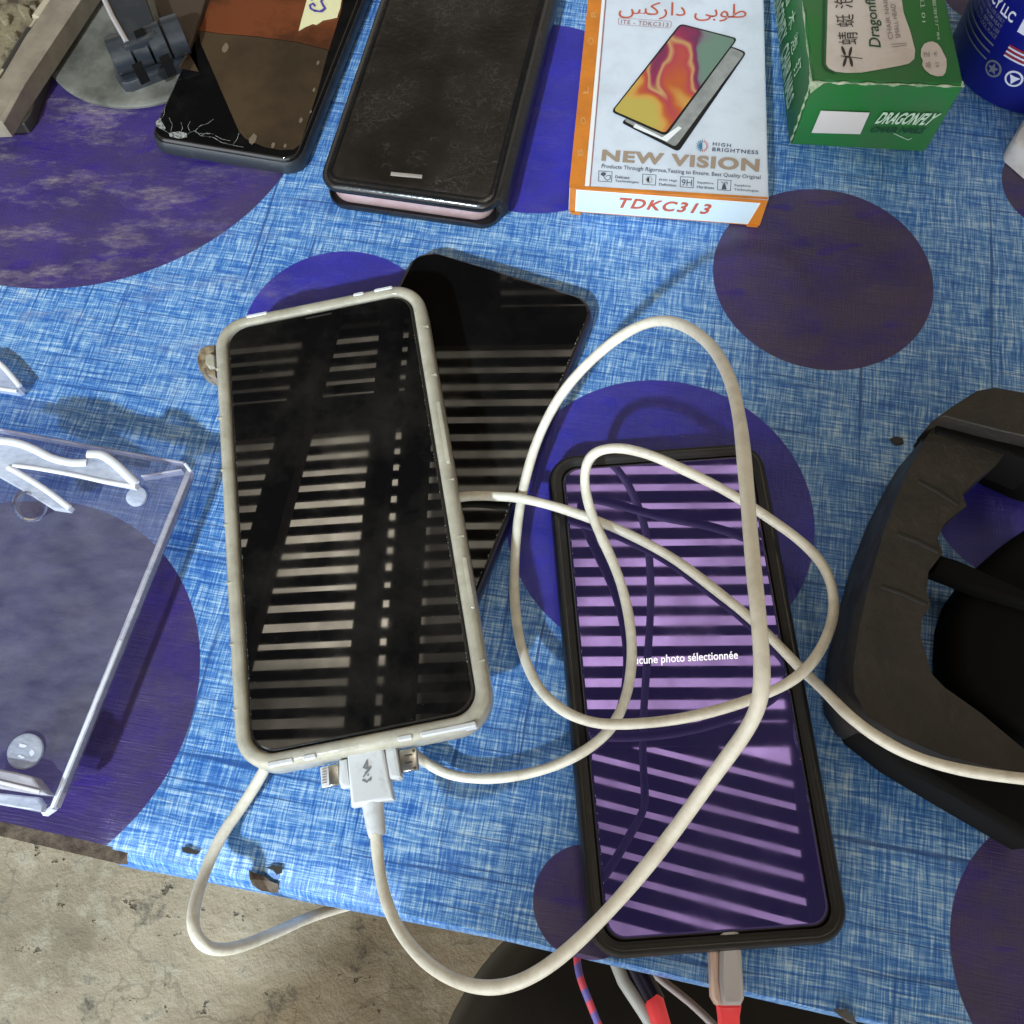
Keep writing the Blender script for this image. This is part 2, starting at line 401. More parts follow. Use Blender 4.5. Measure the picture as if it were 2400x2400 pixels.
def swirl_mat(p0, p1, root):
    m, t, b = newmat('printed_swirl')
    tc = t.add('ShaderNodeTexCoord').outputs['Object']
    d = p1 - p0; L2 = d.length_squared; q = p0 - root
    v = t.add('ShaderNodeVectorMath', operation='SUBTRACT', i_0=tc); v.inputs[1].default_value = q
    nz = t.add('ShaderNodeTexNoise', i_Vector=tc, i_Scale=42, i_Detail=1.5)
    s_ = t.add('ShaderNodeVectorMath', operation='SCALE', i_0=nz.outputs[1]); s_.inputs[3].default_value = 0.05
    a_ = t.add('ShaderNodeVectorMath', operation='ADD', i_0=v.outputs[0], i_1=s_.outputs[0])
    dt = t.add('ShaderNodeVectorMath', operation='DOT_PRODUCT', i_0=a_.outputs[0]); dt.inputs[1].default_value = d / L2
    g = t.math('SUBTRACT', dt.outputs['Value'], 0.5 * 0.05 * (d.x + d.y) / L2)
    wv = t.add('ShaderNodeTexWave', i_Vector=a_.outputs[0], i_Scale=11.0, i_Distortion=3.0, i_Detail=3.0)
    k = t.math('ADD', g, t.math('MULTIPLY', t.math('SUBTRACT', wv.outputs[1], 0.5), 0.42))
    cr = t.add('ShaderNodeValToRGB', i_0=k); e = cr.color_ramp.elements
    e[0].position = 0.05; e[0].color = (0.46, 0.36, 0.08, 1); e[1].position = 0.95; e[1].color = (0.14, 0.22, 0.17, 1)
    for p, c in ((0.2, (0.56, 0.30, 0.07, 1)), (0.33, (0.45, 0.10, 0.03, 1)), (0.44, (0.40, 0.05, 0.07, 1)), (0.52, (0.50, 0.30, 0.12, 1)), (0.60, (0.28, 0.03, 0.08, 1)), (0.72, (0.13, 0.03, 0.08, 1)), (0.82, (0.17, 0.18, 0.18, 1))):
        x = e.new(p); x.color = c
    t.link(cr.outputs[0], b.inputs['Base Color']); b.inputs['Roughness'].default_value = 0.35
    return m

M = dict(
    cloth=cloth_mat(), floor=concrete_mat(), leather=leather_mat(),
    wood=pbr('raw_board_edge', (0.05, 0.033, 0.022), 0.8, col2=(0.15, 0.11, 0.075), scale=180, bump=0.0008),
    slat=pbr('dark_roof_boards', (0.035, 0.026, 0.018), 0.85, col2=(0.06, 0.045, 0.03), scale=6),
    cable=pbr('off_white_rubber', (0.76, 0.72, 0.61), 0.40, col2=(0.58, 0.53, 0.43), scale=150, thr=(0.42, 0.72), bump=0.00015, bscale=500),
    plug=pbr('white_plug_plastic', (0.57, 0.58, 0.59), 0.35, col2=(0.42, 0.42, 0.41), scale=300, thr=(0.55, 0.8)),
    steel=pbr('plug_steel', (0.45, 0.44, 0.42), 0.28, 1.0),
    glyph=pbr('grey_print', (0.16, 0.165, 0.17), 0.5),
    case=pbr('yellowed_clear_silicone', (0.62, 0.575, 0.46), 0.2, col2=(0.42, 0.39, 0.30), scale=120, thr=(0.42, 0.75), ior=1.45, trans=0.35, bump=0.0003, bscale=140, sss=0.25),
    casedirt=pbr('burnt_brown_resin', (0.10, 0.065, 0.035), 0.35, col2=(0.35, 0.28, 0.18), scale=400),
    black=pbr('black_plastic', (0.010, 0.010, 0.012), 0.32, rvar=0.08),
    navy=pbr('navy_plastic', (0.012, 0.010, 0.035), 0.3),
    rubber=pbr('black_rubber', (0.010, 0.009, 0.009), 0.36, col2=(0.03, 0.027, 0.024), scale=200, thr=(0.55, 0.8)),
    glass=glass_mat('black_screen_glass', dust=0.055), glass2=glass_mat('old_screen_glass', dust=0.02, ior=1.45),
    glassb=glass_mat('bare_black_glass', dust=0.03, ior=1.5),
    lit=glass_mat('lit_violet_screen', emit=(0.012, 0.009, 0.038), tint=(0.50, 0.36, 0.95), dust=0.045, ior=1.9),
    white_emit=pbr('screen_lettering', (0.8, 0.8, 0.8), 0.4, emit=(0.95, 0.93, 1.0), es=0.85),
    film=pbr('painted_brown_reflection', (0.066, 0.043, 0.024), 0.14, col2=(0.040, 0.027, 0.016), scale=22, thr=(0.4, 0.62)),  # brown reflection of the surroundings, put into the colour
    rust_refl=pbr('painted_rust_reflection', (0.15, 0.042, 0.015), 0.2, col2=(0.065, 0.022, 0.010), scale=26, thr=(0.45, 0.6)),  # rust part of the same painted reflection
    worn_pale=pbr('pale_worn_spot', (0.15, 0.11, 0.075), 0.4),
    slate=pbr('slate_plastic', (0.022, 0.026, 0.032), 0.3, col2=(0.045, 0.046, 0.046), scale=150, thr=(0.5, 0.8)),
    chip=pbr('chipped_glass_and_glint', (0.42, 0.42, 0.40), 0.15, col2=(0.06, 0.06, 0.06), scale=1100, thr=(0.4, 0.6)),
    tape=pbr('masking_tape', (0.66, 0.62, 0.36), 0.7, bump=0.0001, bscale=1500),
    ink=pbr('violet_ink', (0.06, 0.035, 0.30), 0.6),
    gloss=pbr('glossy_black_edge', (0.008, 0.008, 0.009), 0.2, rvar=0.06, bump=0.0001, bscale=500, ior=1.6),
    pink=pbr('rose_gold_frame', (0.56, 0.36, 0.36), 0.3, 0.25, col2=(0.66, 0.50, 0.48), scale=60),
    grille=pbr('grey_slot', (0.32, 0.28, 0.25), 0.5),
    card=pbr('white_card', (0.62, 0.68, 0.76), 0.42, col2=(0.47, 0.52, 0.58), scale=55, thr=(0.45, 0.85)),
    cardw=pbr('card_white', (0.78, 0.80, 0.80), 0.5),
    cardb=pbr('pale_blue_card', (0.62, 0.74, 0.82), 0.5),
    orange=pbr('orange_print', (0.62, 0.20, 0.022), 0.42, col2=(0.50, 0.16, 0.02), scale=80),
    ored=pbr('red_orange_print', (0.50, 0.095, 0.045), 0.5),
    gold=pbr('bronze_print', (0.33, 0.25, 0.185), 0.45),
    dprint=pbr('dark_print', (0.07, 0.075, 0.11), 0.5), rprint=pbr('maroon_print', (0.33, 0.14, 0.14), 0.5),
    oprint=pbr('faint_pale_print', (0.60, 0.27, 0.08), 0.5), bprint=pbr('blue_print', (0.05, 0.18, 0.30), 0.5),
    gdisp=pbr('printed_grey', (0.30, 0.31, 0.30), 0.4, col2=(0.22, 0.23, 0.22), scale=200),
    green=pbr('green_card', (0.017, 0.155, 0.032), 0.42, col2=(0.050, 0.13, 0.055), scale=38, thr=(0.4, 0.75)),
    worn=pbr('worn_card_edge', (0.42, 0.46, 0.34), 0.8, col2=(0.13, 0.27, 0.12), scale=500),
    label=pbr('cream_label', (0.60, 0.53, 0.48), 0.5, col2=(0.47, 0.40, 0.35), scale=90, thr=(0.5, 0.85)),
    gink=pbr('dark_green_ink', (0.010, 0.060, 0.025), 0.5), kink=pbr('black_ink', (0.035, 0.025, 0.02), 0.5), gray=pbr('grey_ink', (0.23, 0.18, 0.17), 0.6),
    mint=pbr('pale_green_print', (0.50, 0.66, 0.50), 0.5), sticker=pbr('blank_white_sticker', (0.62, 0.58, 0.56), 0.6),
    can=pbr('blue_can', (0.004, 0.006, 0.17), 0.32), canw=pbr('can_white_print', (0.62, 0.66, 0.80), 0.4), cang=pbr('can_grey_print', (0.15, 0.17, 0.21), 0.4),
    canr=pbr('can_red_print', (0.32, 0.02, 0.03), 0.4),
    grip=pbr('dusty_black_plastic', (0.0095, 0.0075, 0.006), 0.5, col2=(0.027, 0.020, 0.014), scale=48, thr=(0.42, 0.66), rvar=0.12, bump=0.0004, bscale=260),
    grip2=pbr('painted_shade', (0.004, 0.0036, 0.0036), 0.85, ior=1.25), groove=pbr('groove', (0.012, 0.010, 0.008), 0.7),
    acry=clear_mat('scuffed_clear_acrylic', col=(0.70, 0.72, 0.80), dens=0.12, body=(0.52, 0.50, 0.60)), acry2=clear_mat('milky_acrylic', dens=0.62, body=(0.62, 0.66, 0.76)),
    frost=pbr('frosted_white_edge', (0.72, 0.74, 0.82), 0.3, sss=0.3), frostd=clear_mat('frosted_edge', dens=0.55, body=(0.62, 0.60, 0.66)),
    knob=pbr('clear_knob', (0.95, 0.95, 0.95), 0.06, trans=1.0, ior=1.48),
    disc=pbr('dusty_grey_disc', (0.075, 0.075, 0.063), 0.45, col2=(0.22, 0.215, 0.185), scale=45, thr=(0.35, 0.7), rvar=0.1),
    tray=pbr('dusty_brown_tray', (0.17, 0.14, 0.105), 0.4, col2=(0.28, 0.24, 0.185), scale=70, thr=(0.35, 0.7)),
    dust=pbr('tray_dust', (0.20, 0.165, 0.10), 0.8, col2=(0.045, 0.032, 0.02), scale=110, thr=(0.48, 0.66), bump=0.001, bscale=200),
    trayd=pbr('tray_dark', (0.03, 0.026, 0.022), 0.5), ridge=pbr('tray_bright_edge', (0.42, 0.36, 0.26), 0.35),
    brown=pbr('dark_brown_plastic', (0.055, 0.035, 0.025), 0.4),
    stool=pbr('black_vinyl', (0.010, 0.009, 0.008), 0.5, col2=(0.02, 0.017, 0.014), scale=12),
    red=pbr('glowing_red_sleeve', (0.55, 0.03, 0.04), 0.4, emit=(0.85, 0.07, 0.07), es=0.35), pinkc=pbr('pink_sleeve', (0.72, 0.30, 0.28), 0.4),
    silver=pbr('silver_plug_shell', (0.52, 0.50, 0.52), 0.3, 0.5), silverp=pbr('pink_plug_side', (0.62, 0.45, 0.38), 0.35, 0.3),
    greyc=pbr('grey_cable', (0.35, 0.30, 0.30), 0.5), palep=pbr('pale_plug', (0.50, 0.52, 0.50), 0.4),
    whiteb=pbr('white_block', (0.66, 0.65, 0.66), 0.4, col2=(0.48, 0.45, 0.42), scale=150, thr=(0.5, 0.8)),
    crumb=pbr('crumb', (0.04, 0.035, 0.03), 0.9),
)
def braid_mat():
    m, t, b = newmat('braided_pink_blue')
    tc = t.add('ShaderNodeTexCoord').outputs['Object']
    mp = t.add('ShaderNodeMapping', i_Vector=tc); mp.inputs['Rotation'].default_value = (0, 0, 0.9)
    wv = t.add('ShaderNodeTexWave', i_Vector=mp.outputs[0], i_Scale=42.0, i_Distortion=1.0)
    c = t.mix(t.ramp(wv.outputs[1], 0.42, 0.58), (0.70, 0.07, 0.12), (0.16, 0.13, 0.48)); t.link(c, b.inputs['Base Color'])
    b.inputs['Roughness'].default_value = 0.6; return m
M['braid'] = braid_mat()

# ---------------------------------------------------------------- setting: floor, roof
flo = mk('floor', [(-4, -4, -0.74), (4, -4, -0.74), (4, 5, -0.74), (-4, 5, -0.74)], [(0, 1, 2, 3)], M['floor'], smooth=0)
prop(flo, None, None, kind='structure')

HR = 2.2
def box_vf(V, Fc, x0, x1, y0, y1, z0, z1, rot=0.0, c=(0, 0)):
    k = len(V); cs, sn = math.cos(rot), math.sin(rot)
    for z in (z0, z1):
        for x, y in ((x0, y0), (x1, y0), (x1, y1), (x0, y1)):
            V.append((c[0] + x * cs - y * sn, c[1] + x * sn + y * cs, z))
    Fc += [(k, k + 3, k + 2, k + 1), (k + 4, k + 5, k + 6, k + 7)] + [(k + i, k + (i + 1) % 4, k + 4 + (i + 1) % 4, k + 4 + i) for i in range(4)]
V, Fc = [], []
# solid boarding round the slatted bays
for b_ in ((-2.6, 2.2, 2.06, 3.6), (-2.6, -1.45, -1.0, 2.06), (0.66, 2.2, -1.0, 2.06), (-0.62, -0.1, 1.62, 2.06), (-1.45, 0.66, -1.0, -0.13), (-1.45, 0.66, 1.57, 1.71), (-1.45, 0.66, 0.36, 0.42)):
    box_vf(V, Fc, b_[0], b_[1], b_[2], b_[3], HR - 0.001 * len(V) / 8 * 0.3, HR + 0.03)
# rafters crossing the bays
for x0, x1, ry in ((-0.80, -0.735, 0.0), (-0.70, -0.62, 0.0)):
    box_vf(V, Fc, x0, x1, 0.3, 2.06, HR - 0.07, HR - 0.012)
box_vf(V, Fc, -0.045, 0.045, -1.0, 1.0, HR - 0.08, HR - 0.02, math.radians(-7), (-1.10, 1.15))
# slats across the upper bays
y = 0.442; i = 0
while y < 2.05:
    if not 1.55 < y < 1.71:
        hw = 0.0150 + random.uniform(-0.002, 0.003); box_vf(V, Fc, -1.46, 0.67, y - hw, y + hw, HR + 0.004, HR + 0.014, random.uniform(-0.004, 0.004))
    y += 0.0565; i += 1
# slanted slats in the front bay
for i in range(9):
    yy = -0.30 + i * 0.0545
    box_vf(V, Fc, -0.62, 0.62, yy - 0.019, yy + 0.019, HR + 0.036, HR + 0.046, math.radians(-14), (0.40, 0.22))
box_vf(V, Fc, -1.45, 0.05, -0.14, 0.34, HR + 0.05, HR + 0.06)

def dimmer_mat():
    m = bpy.data.materials.new('stripe_dimmer'); m.use_nodes = True; t = NT(m)
    tr = t.add('ShaderNodeBsdfTransparent'); tc = t.add('ShaderNodeTexCoord').outputs['Object']
    so = t.add('ShaderNodeSeparateXYZ', i_0=tc)
    n = t.ramp(t.noise(tc, 2.2, 3, 0.6), 0.33, 0.6, 0.55, 1.2)
    n2 = t.ramp(t.noise(tc, 12, 5, 0.6), 0.3, 0.7, 0.65, 1.0)
    far = t.ramp(so.outputs[1], 1.25, 1.75, 1.0, 0.16)          # roof light dimmed towards the back
    lef = t.ramp(so.outputs[0], -0.95, -1.3, 1.0, 0.35)
    bx_ = t.math('MULTIPLY', t.ramp(so.outputs[0], -0.68, -0.66), t.ramp(so.outputs[0], 0.16, 0.06))
    lef = t.math('MULTIPLY', lef, t.math('SUBTRACT', 1.0, t.math('MULTIPLY', bx_, 0.62)))
    bx2 = t.math('MULTIPLY', t.ramp(so.outputs[0], -0.66, -0.64), t.ramp(so.outputs[0], -0.30, -0.36))
    lef = t.math('MULTIPLY', lef, t.math('SUBTRACT', 1.0, t.math('MULTIPLY', bx2, 0.80)))
    bx3 = t.math('MULTIPLY', t.ramp(so.outputs[0], 0.0, -0.2), t.ramp(so.outputs[1], 0.92, 0.80))
    lef = t.math('MULTIPLY', lef, t.math('SUBTRACT', 1.0, t.math('MULTIPLY', bx3, 0.84)))
    k = t.math('MULTIPLY', t.math('MULTIPLY', n, n2), t.math('MULTIPLY', far, lef))
    k = t.math('MULTIPLY', k, t.ramp(so.outputs[1], 0.40, 0.30, 1.0, 0.55))
    cc = t.add('ShaderNodeCombineColor', i_0=k, i_1=t.math('MULTIPLY', k, 0.98), i_2=t.math('MULTIPLY', k, 0.93))
    t.link(cc.outputs[0], tr.inputs[0]); t.link(tr.outputs[0], t.n['Material Output'].inputs['Surface'])
    return m
sheet = mk('dimming_sheet', [(-1.6, -0.6, HR + 0.12), (0.8, -0.6, HR + 0.12), (0.8, 2.3, HR + 0.12), (-1.6, 2.3, HR + 0.12)], [(0, 1, 2, 3)], dimmer_mat(), smooth=0)  # unseen sheet added above the slats to dim their light unevenly
prop(sheet, None, None, kind='structure')
roof = mk('roof', V, Fc, M['slat'], smooth=0)
prop(roof, None, None, kind='structure')

# ---------------------------------------------------------------- table and cloth
E0 = P(264, 1985); E1 = P(1957, 2372); ed = (E1 - E0).normalized(); en = Vector((-ed.y, ed.x, 0))   # en points away from the viewer
tbl = thing('table', (0.05, 0.4, -0.018), 'wooden table board under the blue dotted cloth, its bare brown edge showing at lower left', 'table')
def edge_pts(s, off): return E0 + ed * s - en * off
pts = [edge_pts(-0.45, 0.0035), edge_pts(0.004, 0.0045), edge_pts(0.006, -0.001), edge_pts(0.75, -0.001), edge_pts(0.75, -0.95), edge_pts(-0.45, -0.95)]
prism('tabletop', [p.to_2d() for p in pts], -0.018, -0.0006, M['wood'], tbl)

V, Fc = [], []
NS = 260; rows_n = 30
prof = [(0.0012, -0.0010), (0.0026, -0.0032), (0.0042, -0.0065), (0.0054, -0.0100), (0.0050, -0.0150)]
ss = [-0.45 + 0.45 * i / 60 for i in range(60)] + [0.75 * i / (NS) for i in range(NS + 1)]
depths = [0.0] + [0.95 * (i / rows_n) ** 1.3 for i in range(1, rows_n + 1)]
for d in depths[::-1]:
    for s in ss:
        p = E0 + ed * s + en * d
        wob = 0.0
        if d == 0.0: wob = random.uniform(-0.0002, 0.0002)
        V.append((p.x, p.y + wob, 0.0))
n = len(ss); R0 = len(depths)
for k, (o_, z_) in enumerate(prof):
    for s in ss:
        f = 1.0 if s < 0.01 else max(0.32, 1.0 - 0.68 * s / 0.13)
        r_ = random.uniform(-0.0003, 0.0003) if k == len(prof) - 1 else 0
        p = E0 + ed * max(s, 0.0015 * math.sin(k * 2.1)) - en * (o_ * f + r_)
        V.append((p.x, p.y, z_ + r_))
for r_ in range(R0 + len(prof) - 1):
    for i in range(n - 1):
        if r_ >= R0 - 1 and ss[i] < 0: continue
        a = r_ * n + i; Fc.append((a, a + n, a + n + 1, a + 1))
cloth = mk('tablecloth', V, Fc, M['cloth'], smooth=60)
prop(cloth, 'blue woven-look oilcloth with large purple dots covering the whole table', 'tablecloth')
def blob(px, z, nm, jag=0.3, mat=M['wood'], parent=cloth):
    pts = []
    for i, (x, y) in enumerate(px): pts.append((x, y))
    pxflat(nm, [pts], zpl(z), mat, parent, 0.0)
def jagged(cx, cy, rx, ry, n=26, j=0.35, rot=0.3):
    out = []
    for i in range(n):
        a = 2 * math.pi * i / n; k = 1 + random.uniform(-j, j)
        x, y = rx * k * math.cos(a), ry * k * math.sin(a)
        out.append((cx + x * math.cos(rot) - y * math.sin(rot), cy + x * math.sin(rot) + y * math.cos(rot)))
    return out
# torn places on the fold (flat irregular patches of bare board)
def tear(name, px, lift, mat):
    # follow the fold: height falls with distance past the table edge
    V = []
    for x, y in px:
        p = P(x, y, 0); s_ = -(p - E0).dot(en)
        z = 0.0004 if s_ < 0 else -1.0 * s_ * 1.2 + 0.0006
        V.append(P(x, y, z + lift))
    return flat(name, [V], mat, cloth)
tear('torn_hole', [(583, 2037), (596, 2046), (618, 2052), (633, 2065), (652, 2072), (653, 2092), (636, 2092), (612, 2088), (592, 2075), (585, 2060)], 0.0006, M['wood'])
tear('torn_hole', [(622, 2033), (640, 2028), (662, 2030), (661, 2046), (648, 2050), (640, 2040)], 0.0006, M['trayd'])
tear('torn_hole', [(426, 1986), (440, 1984), (455, 1992), (470, 1996), (462, 2003), (440, 2000), (428, 1997)], 0.0006, M['trayd'])
tear('torn_hole', [(1952, 2364), (1985, 2366), (2003, 2385), (2010, 2402), (1985, 2396), (1966, 2380)], 0.0008, M['trayd'])

cr = pxprism('crumb', [(2088, 1026), (2100, 1022), (2117, 1026), (2119, 1038), (2102, 1041), (2095, 1035)], 0.0001, 0.0016, M['crumb'], None, 0.0004)
prop(cr, 'tiny dark crumb lying on the blue cloth left of the black handle', 'crumb')

# ---------------------------------------------------------------- phones
def slabframe(bl, br, z, length, top=False):
    a, b = P(*bl, z), P(*br, z); ux = (b - a).normalized(); uy = UP.cross(ux); wd = (b - a).length
    c = (a + b) / 2 + uy * (length / 2) * (-1 if top else 1); c.z = 0
    return Fr(c, ux), wd

# white-cased phone: pose solved from its four corners
cTL, cTR, cBR, cBL = [Vector(v) for v in ((-0.1202, 0.2005, 0.0241), (-0.0417, 0.2148, 0.0288), (-0.0118, 0.0478, 0.0383), (-0.0904, 0.0334, 0.0336))]
ctr = (cTL + cTR + cBR + cBL) / 4; ux = (cTR - cTL).normalized(); uyv = (cTL - cBL); nz = ux.cross(uyv).normalized()
FW = Fr(ctr, ux, None, nz); WW, WL = 0.0800, 0.1700
ph = thing('phone', FW(0, 0, -0.013), 'black-screened phone in a yellowed clear silicone case, plugged into the white three-way cable', 'phone')
rrl('case', FW, WW, WL, 0.0125, [(0.0022, -0.013), (0.0006, -0.0122), (0.0, -0.0100), (0.0, -0.0026), (0.0004, -0.0012), (0.0012, -0.0004), (0.0022, 0.0),
     (0.0034, -0.0001), (0.0042, -0.0005), (0.0047, -0.0014), (0.0050, -0.0050)], M['case'], ph, cap1=False, n=10)
body = rrl('phone_body', FW, WW - 0.0098, WL - 0.0098, 0.0082, [(0.0, -0.0090), (0.0, -0.0022), (0.0004, -0.0016), (0.001, -0.0015)], M['black'], ph)
rrl('screen', FW, WW - 0.0108, WL - 0.0108, 0.0078, [(0.0, -0.0018), (0.0001, -0.0011), (0.0004, -0.0009)], M['glass'], ph)
def onW(px, py, z=0): return PP(px, py, (FW(0, 0, z), FW.z))
# raised ribs and shock corners of the case, right-hand buttons and bottom slots
for (y0, y1, nm) in ((0.030, 0.005, 'volume_button'), (-0.030, -0.048, 'power_button')):
    rrl(nm, FW, 0.0016, abs(y1 - y0), 0.0007, [(0.0, -0.0016), (0.0001, 0.0004), (0.0004, 0.0006)], M['frostd'] if 0 else M['case'], ph, cx=WW / 2 - 0.0012, cy=(y0 + y1) / 2)
for x0, x1 in ((-0.030, -0.022), (-0.019, -0.015), (0.017, 0.034), (0.010, 0.0145)):
    rrl('bottom_slot', FW, x1 - x0, 0.0016, 0.0006, [(0, -0.004), (0.0, 0.0000), (0.0003, 0.0003)], M['plug'], ph, cx=(x0 + x1) / 2, cy=-WL / 2 + 0.0012)
for x0, x1 in ((-0.027, -0.019), (0.022, 0.029), (0.014, 0.018)):
    rrl('top_slot', FW, x1 - x0, 0.0014, 0.0006, [(0, -0.004), (0.0, 0.0000), (0.0003, 0.0003)], M['plug'], ph, cx=(x0 + x1) / 2, cy=WL / 2 - 0.0016)
rrl('earpiece', FW, 0.010, 0.0007, 0.0003, [(0, -0.0012), (0, -0.00086)], M['groove'], ph, cy=WL / 2 - 0.0072)
for k in range(7):
    y_ = -0.065 + 0.0213 * k
    for s_ in (-1, 1):
        rrl('case_notch', FW, 0.0030, 0.0004, 0.0002, [(0, -0.004), (0, 0.00004)], M['case'], ph, cx=s_ * (WW / 2 - 0.0017), cy=y_)
# burnt lug at the left of the case
lug = [(460, 838), (466, 818), (482, 808), (503, 806), (506, 884), (484, 874), (465, 864)]
lo = pxprism('torn_lug', lug, 0.006, 0.0150, M['casedirt'], ph, 0.001); lo['label'] = 'burnt brown lug sticking out at the left'
pxprism('clear_bit', [(480, 832), (492, 826), (503, 832), (502, 858), (488, 860), (480, 850)], 0.0152, 0.0172, M['case'], ph, 0.0006)

# black phone underneath
FB, wb = slabframe((975, 573), (1407, 703), 0.009, 0.160, top=True)
wb = 0.0785
pb = thing('phone', FB.o, 'black phone without a case, lying slanted beneath the clear-cased phone', 'phone')
rrl('phone_body', FB, wb, 0.160, 0.0105, [(0.0015, 0.0003), (0.0, 0.0022), (0.0, 0.0062), (0.0006, 0.0080), (0.0016, 0.0086)], M['navy'], pb, n=9)
rrl('screen', FB, wb - 0.0026, 0.1574, 0.0093, [(0.0, 0.0082), (0.0002, 0.0090), (0.0008, 0.0093)], M['glass2'], pb, n=9)
lc = P(1195, 656, 0.0094); lf = Fr((lc.x, lc.y, 0.0093), (1, 0, 0))
lathe('front_camera', lf, [(0.0016, -0.0002), (0.0016, 0.0001), (0.0012, 0.00012), (0.0, 0.00012)], M['grip2'], pb, 20)

# lit phone
FL, wl_ = slabframe((1402, 2243), (2006, 2217), 0.0105, 0.168)
a, b_, c_, d_ = P(1283, 1073, 0.0105), P(1767, 1028, 0.0105), P(2006, 2217, 0.0105), P(1402, 2243, 0.0105)
ux = ((b_ - a).normalized() + (c_ - d_).normalized()).normalized(); ctr = (a + b_ + c_ + d_) / 4; ctr.z = 0
FL = Fr(ctr, ux); LW, LL = 0.0790, 0.1680
pl = thing('phone', FL.o, 'lit phone in a thick black case, violet screen reading that no photo is selected', 'phone')
rrl('case', FL, LW, LL, 0.0105, [(0.0025, 0.0002), (0.0006, 0.0010), (0.0, 0.0028), (0.0, 0.0046), (0.0007, 0.0052), (0.0007, 0.0060), (0.0, 0.0068), (0.0002, 0.0088),
     (0.0009, 0.0101), (0.0020, 0.0105), (0.0028, 0.0103), (0.0034, 0.0096), (0.0040, 0.0094), (0.0046, 0.0090), (0.0048, 0.0070)], M['rubber'], pl, cap1=False, n=9)
rrl('phone_body', FL, LW - 0.0094, LL - 0.0094, 0.0065, [(0, 0.002), (0.0, 0.0083), (0.0006, 0.0088)], M['black'], pl)
scr = rrl('screen', FL, LW - 0.0110, LL - 0.0110, 0.0060, [(0, 0.0084), (0.0002, 0.0092), (0.0007, 0.0094)], M['lit'], pl)
text('screen_text', 'Aucune photo sélectionnée', [(1469, 1539), (1729, 1525), (1730, 1550), (1470, 1564)], zpl(0.0094), M['white_emit'], scr, bold=0.012)

def glints(fr, x0, y0, x1, y1, z, n_, parent, size=0.00035, nm='worn_edge_or_glint'):  # pale flecks: chipped edges with their sparkle painted in
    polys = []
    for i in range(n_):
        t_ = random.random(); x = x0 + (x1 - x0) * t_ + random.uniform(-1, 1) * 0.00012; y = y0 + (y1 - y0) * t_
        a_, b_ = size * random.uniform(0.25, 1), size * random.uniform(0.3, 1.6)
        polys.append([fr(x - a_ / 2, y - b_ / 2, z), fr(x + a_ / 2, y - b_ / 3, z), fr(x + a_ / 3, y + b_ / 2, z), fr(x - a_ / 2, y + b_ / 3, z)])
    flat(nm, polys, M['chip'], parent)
glints(FB, wb / 2 - 0.0022, -0.06, wb / 2 - 0.0022, 0.068, 0.00945, 130, pb)
glints(FW, -WW / 2 + 0.0058, -0.07, -WW / 2 + 0.0058, 0.07, -0.00082, 60, ph, 0.00025)
glints(FW, WW / 2 - 0.0058, -0.07, WW / 2 - 0.0058, 0.07, -0.00082, 70, ph, 0.00025)
glints(FL, -LW / 2 + 0.0061, -0.075, -LW / 2 + 0.0061, 0.075, 0.00955, 110, pl, 0.00025)
glints(FL, LW / 2 - 0.0061, -0.03, LW / 2 - 0.0061, 0.06, 0.00955, 30, pl, 0.0003)

# cracked phone at the top left, brown reflection painted on its screen
FC, wc = slabframe((338, 326), (700, 386), 0.009, 0.158)
pc = thing('phone', FC.o, 'cracked phone with brown and rust reflections painted on its screen and torn masking tape on it', 'phone')
rrl('phone_body', FC, wc, 0.158, 0.0085, [(0.0018, 0.0004), (0.0004, 0.0012), (0.0, 0.0030), (0.0004, 0.0058), (0.0012, 0.0072)], M['slate'], pc, n=9)
scc = rrl('screen', FC, wc - 0.0030, 0.1555, 0.0072, [(0.0, 0.0070), (0.0004, 0.0086), (0.0012, 0.0092)], M['glassb'], pc, n=9)
ZS = zpl(0.0092)
pxflat('painted_reflection', [[(470, 100), (560, 308), (575, 325), (620, 345), (660, 352), (688, 350), (704, 338), (742, 222), (770, 118), (700, 100), (600, 86), (520, 80), (466, 72)]], ZS, M['film'], scc, 0.00012)  # reflected surroundings painted as flat brown and rust shapes
f2 = pxflat('painted_reflection', [[(466, 71), (520, 79), (600, 85), (700, 99), (771, 117), (800, 24), (812, -60), (500, -60), (490, 0), (478, 40)]], ZS, M['rust_refl'], scc, 0.00012)
f2['label'] = 'rust-coloured reflection painted on the upper screen'
pxflat('painted_reflection', [[(418, 160), (466, 168), (440, 118), (454, 92)]], ZS, M['film'], scc, 0.0001)
stroke('crack', [[(372, 285), (378, 300), (395, 312), (420, 316), (436, 315)], [(400, 310), (430, 322), (446, 310), (458, 306), (470, 318), (500, 322), (520, 334), (545, 340), (570, 345)],
       [(455, 306), (462, 312), (490, 314)], [(505, 318), (520, 326), (540, 330)], [(420, 316), (428, 300), (424, 286)], [(400, 311), (404, 292), (396, 276)], [(458, 306), (470, 294), (486, 290), (500, 280)], [(446, 310), (440, 296), (446, 284)], [(470, 318), (484, 312), (500, 314)], [(545, 340), (556, 326), (560, 312)], [(372, 285), (384, 270), (386, 255)]], 0.00018, ZS, M['chip'], scc, 0.0002)
pxflat('chipped_corner', [[(396, 311), (420, 308), (437, 312), (438, 322), (420, 325), (398, 320)], [(365, 285), (375, 276), (388, 300), (384, 306), (366, 296)]], ZS, M['chip'], scc, 0.0003)
for bx, by, s_ in ((528, 112, 9), (593, 326, 10), (745, 147, 4), (705, 282, 5), (640, 340, 5), (668, 342, 4), (736, 210, 4), (728, 262, 3)):
    pxflat('worn_spot', [jagged(bx, by, s_ * 0.8, s_ * 1.3, 22, 0.2)], ZS, M['worn_pale'], scc, 0.0003)
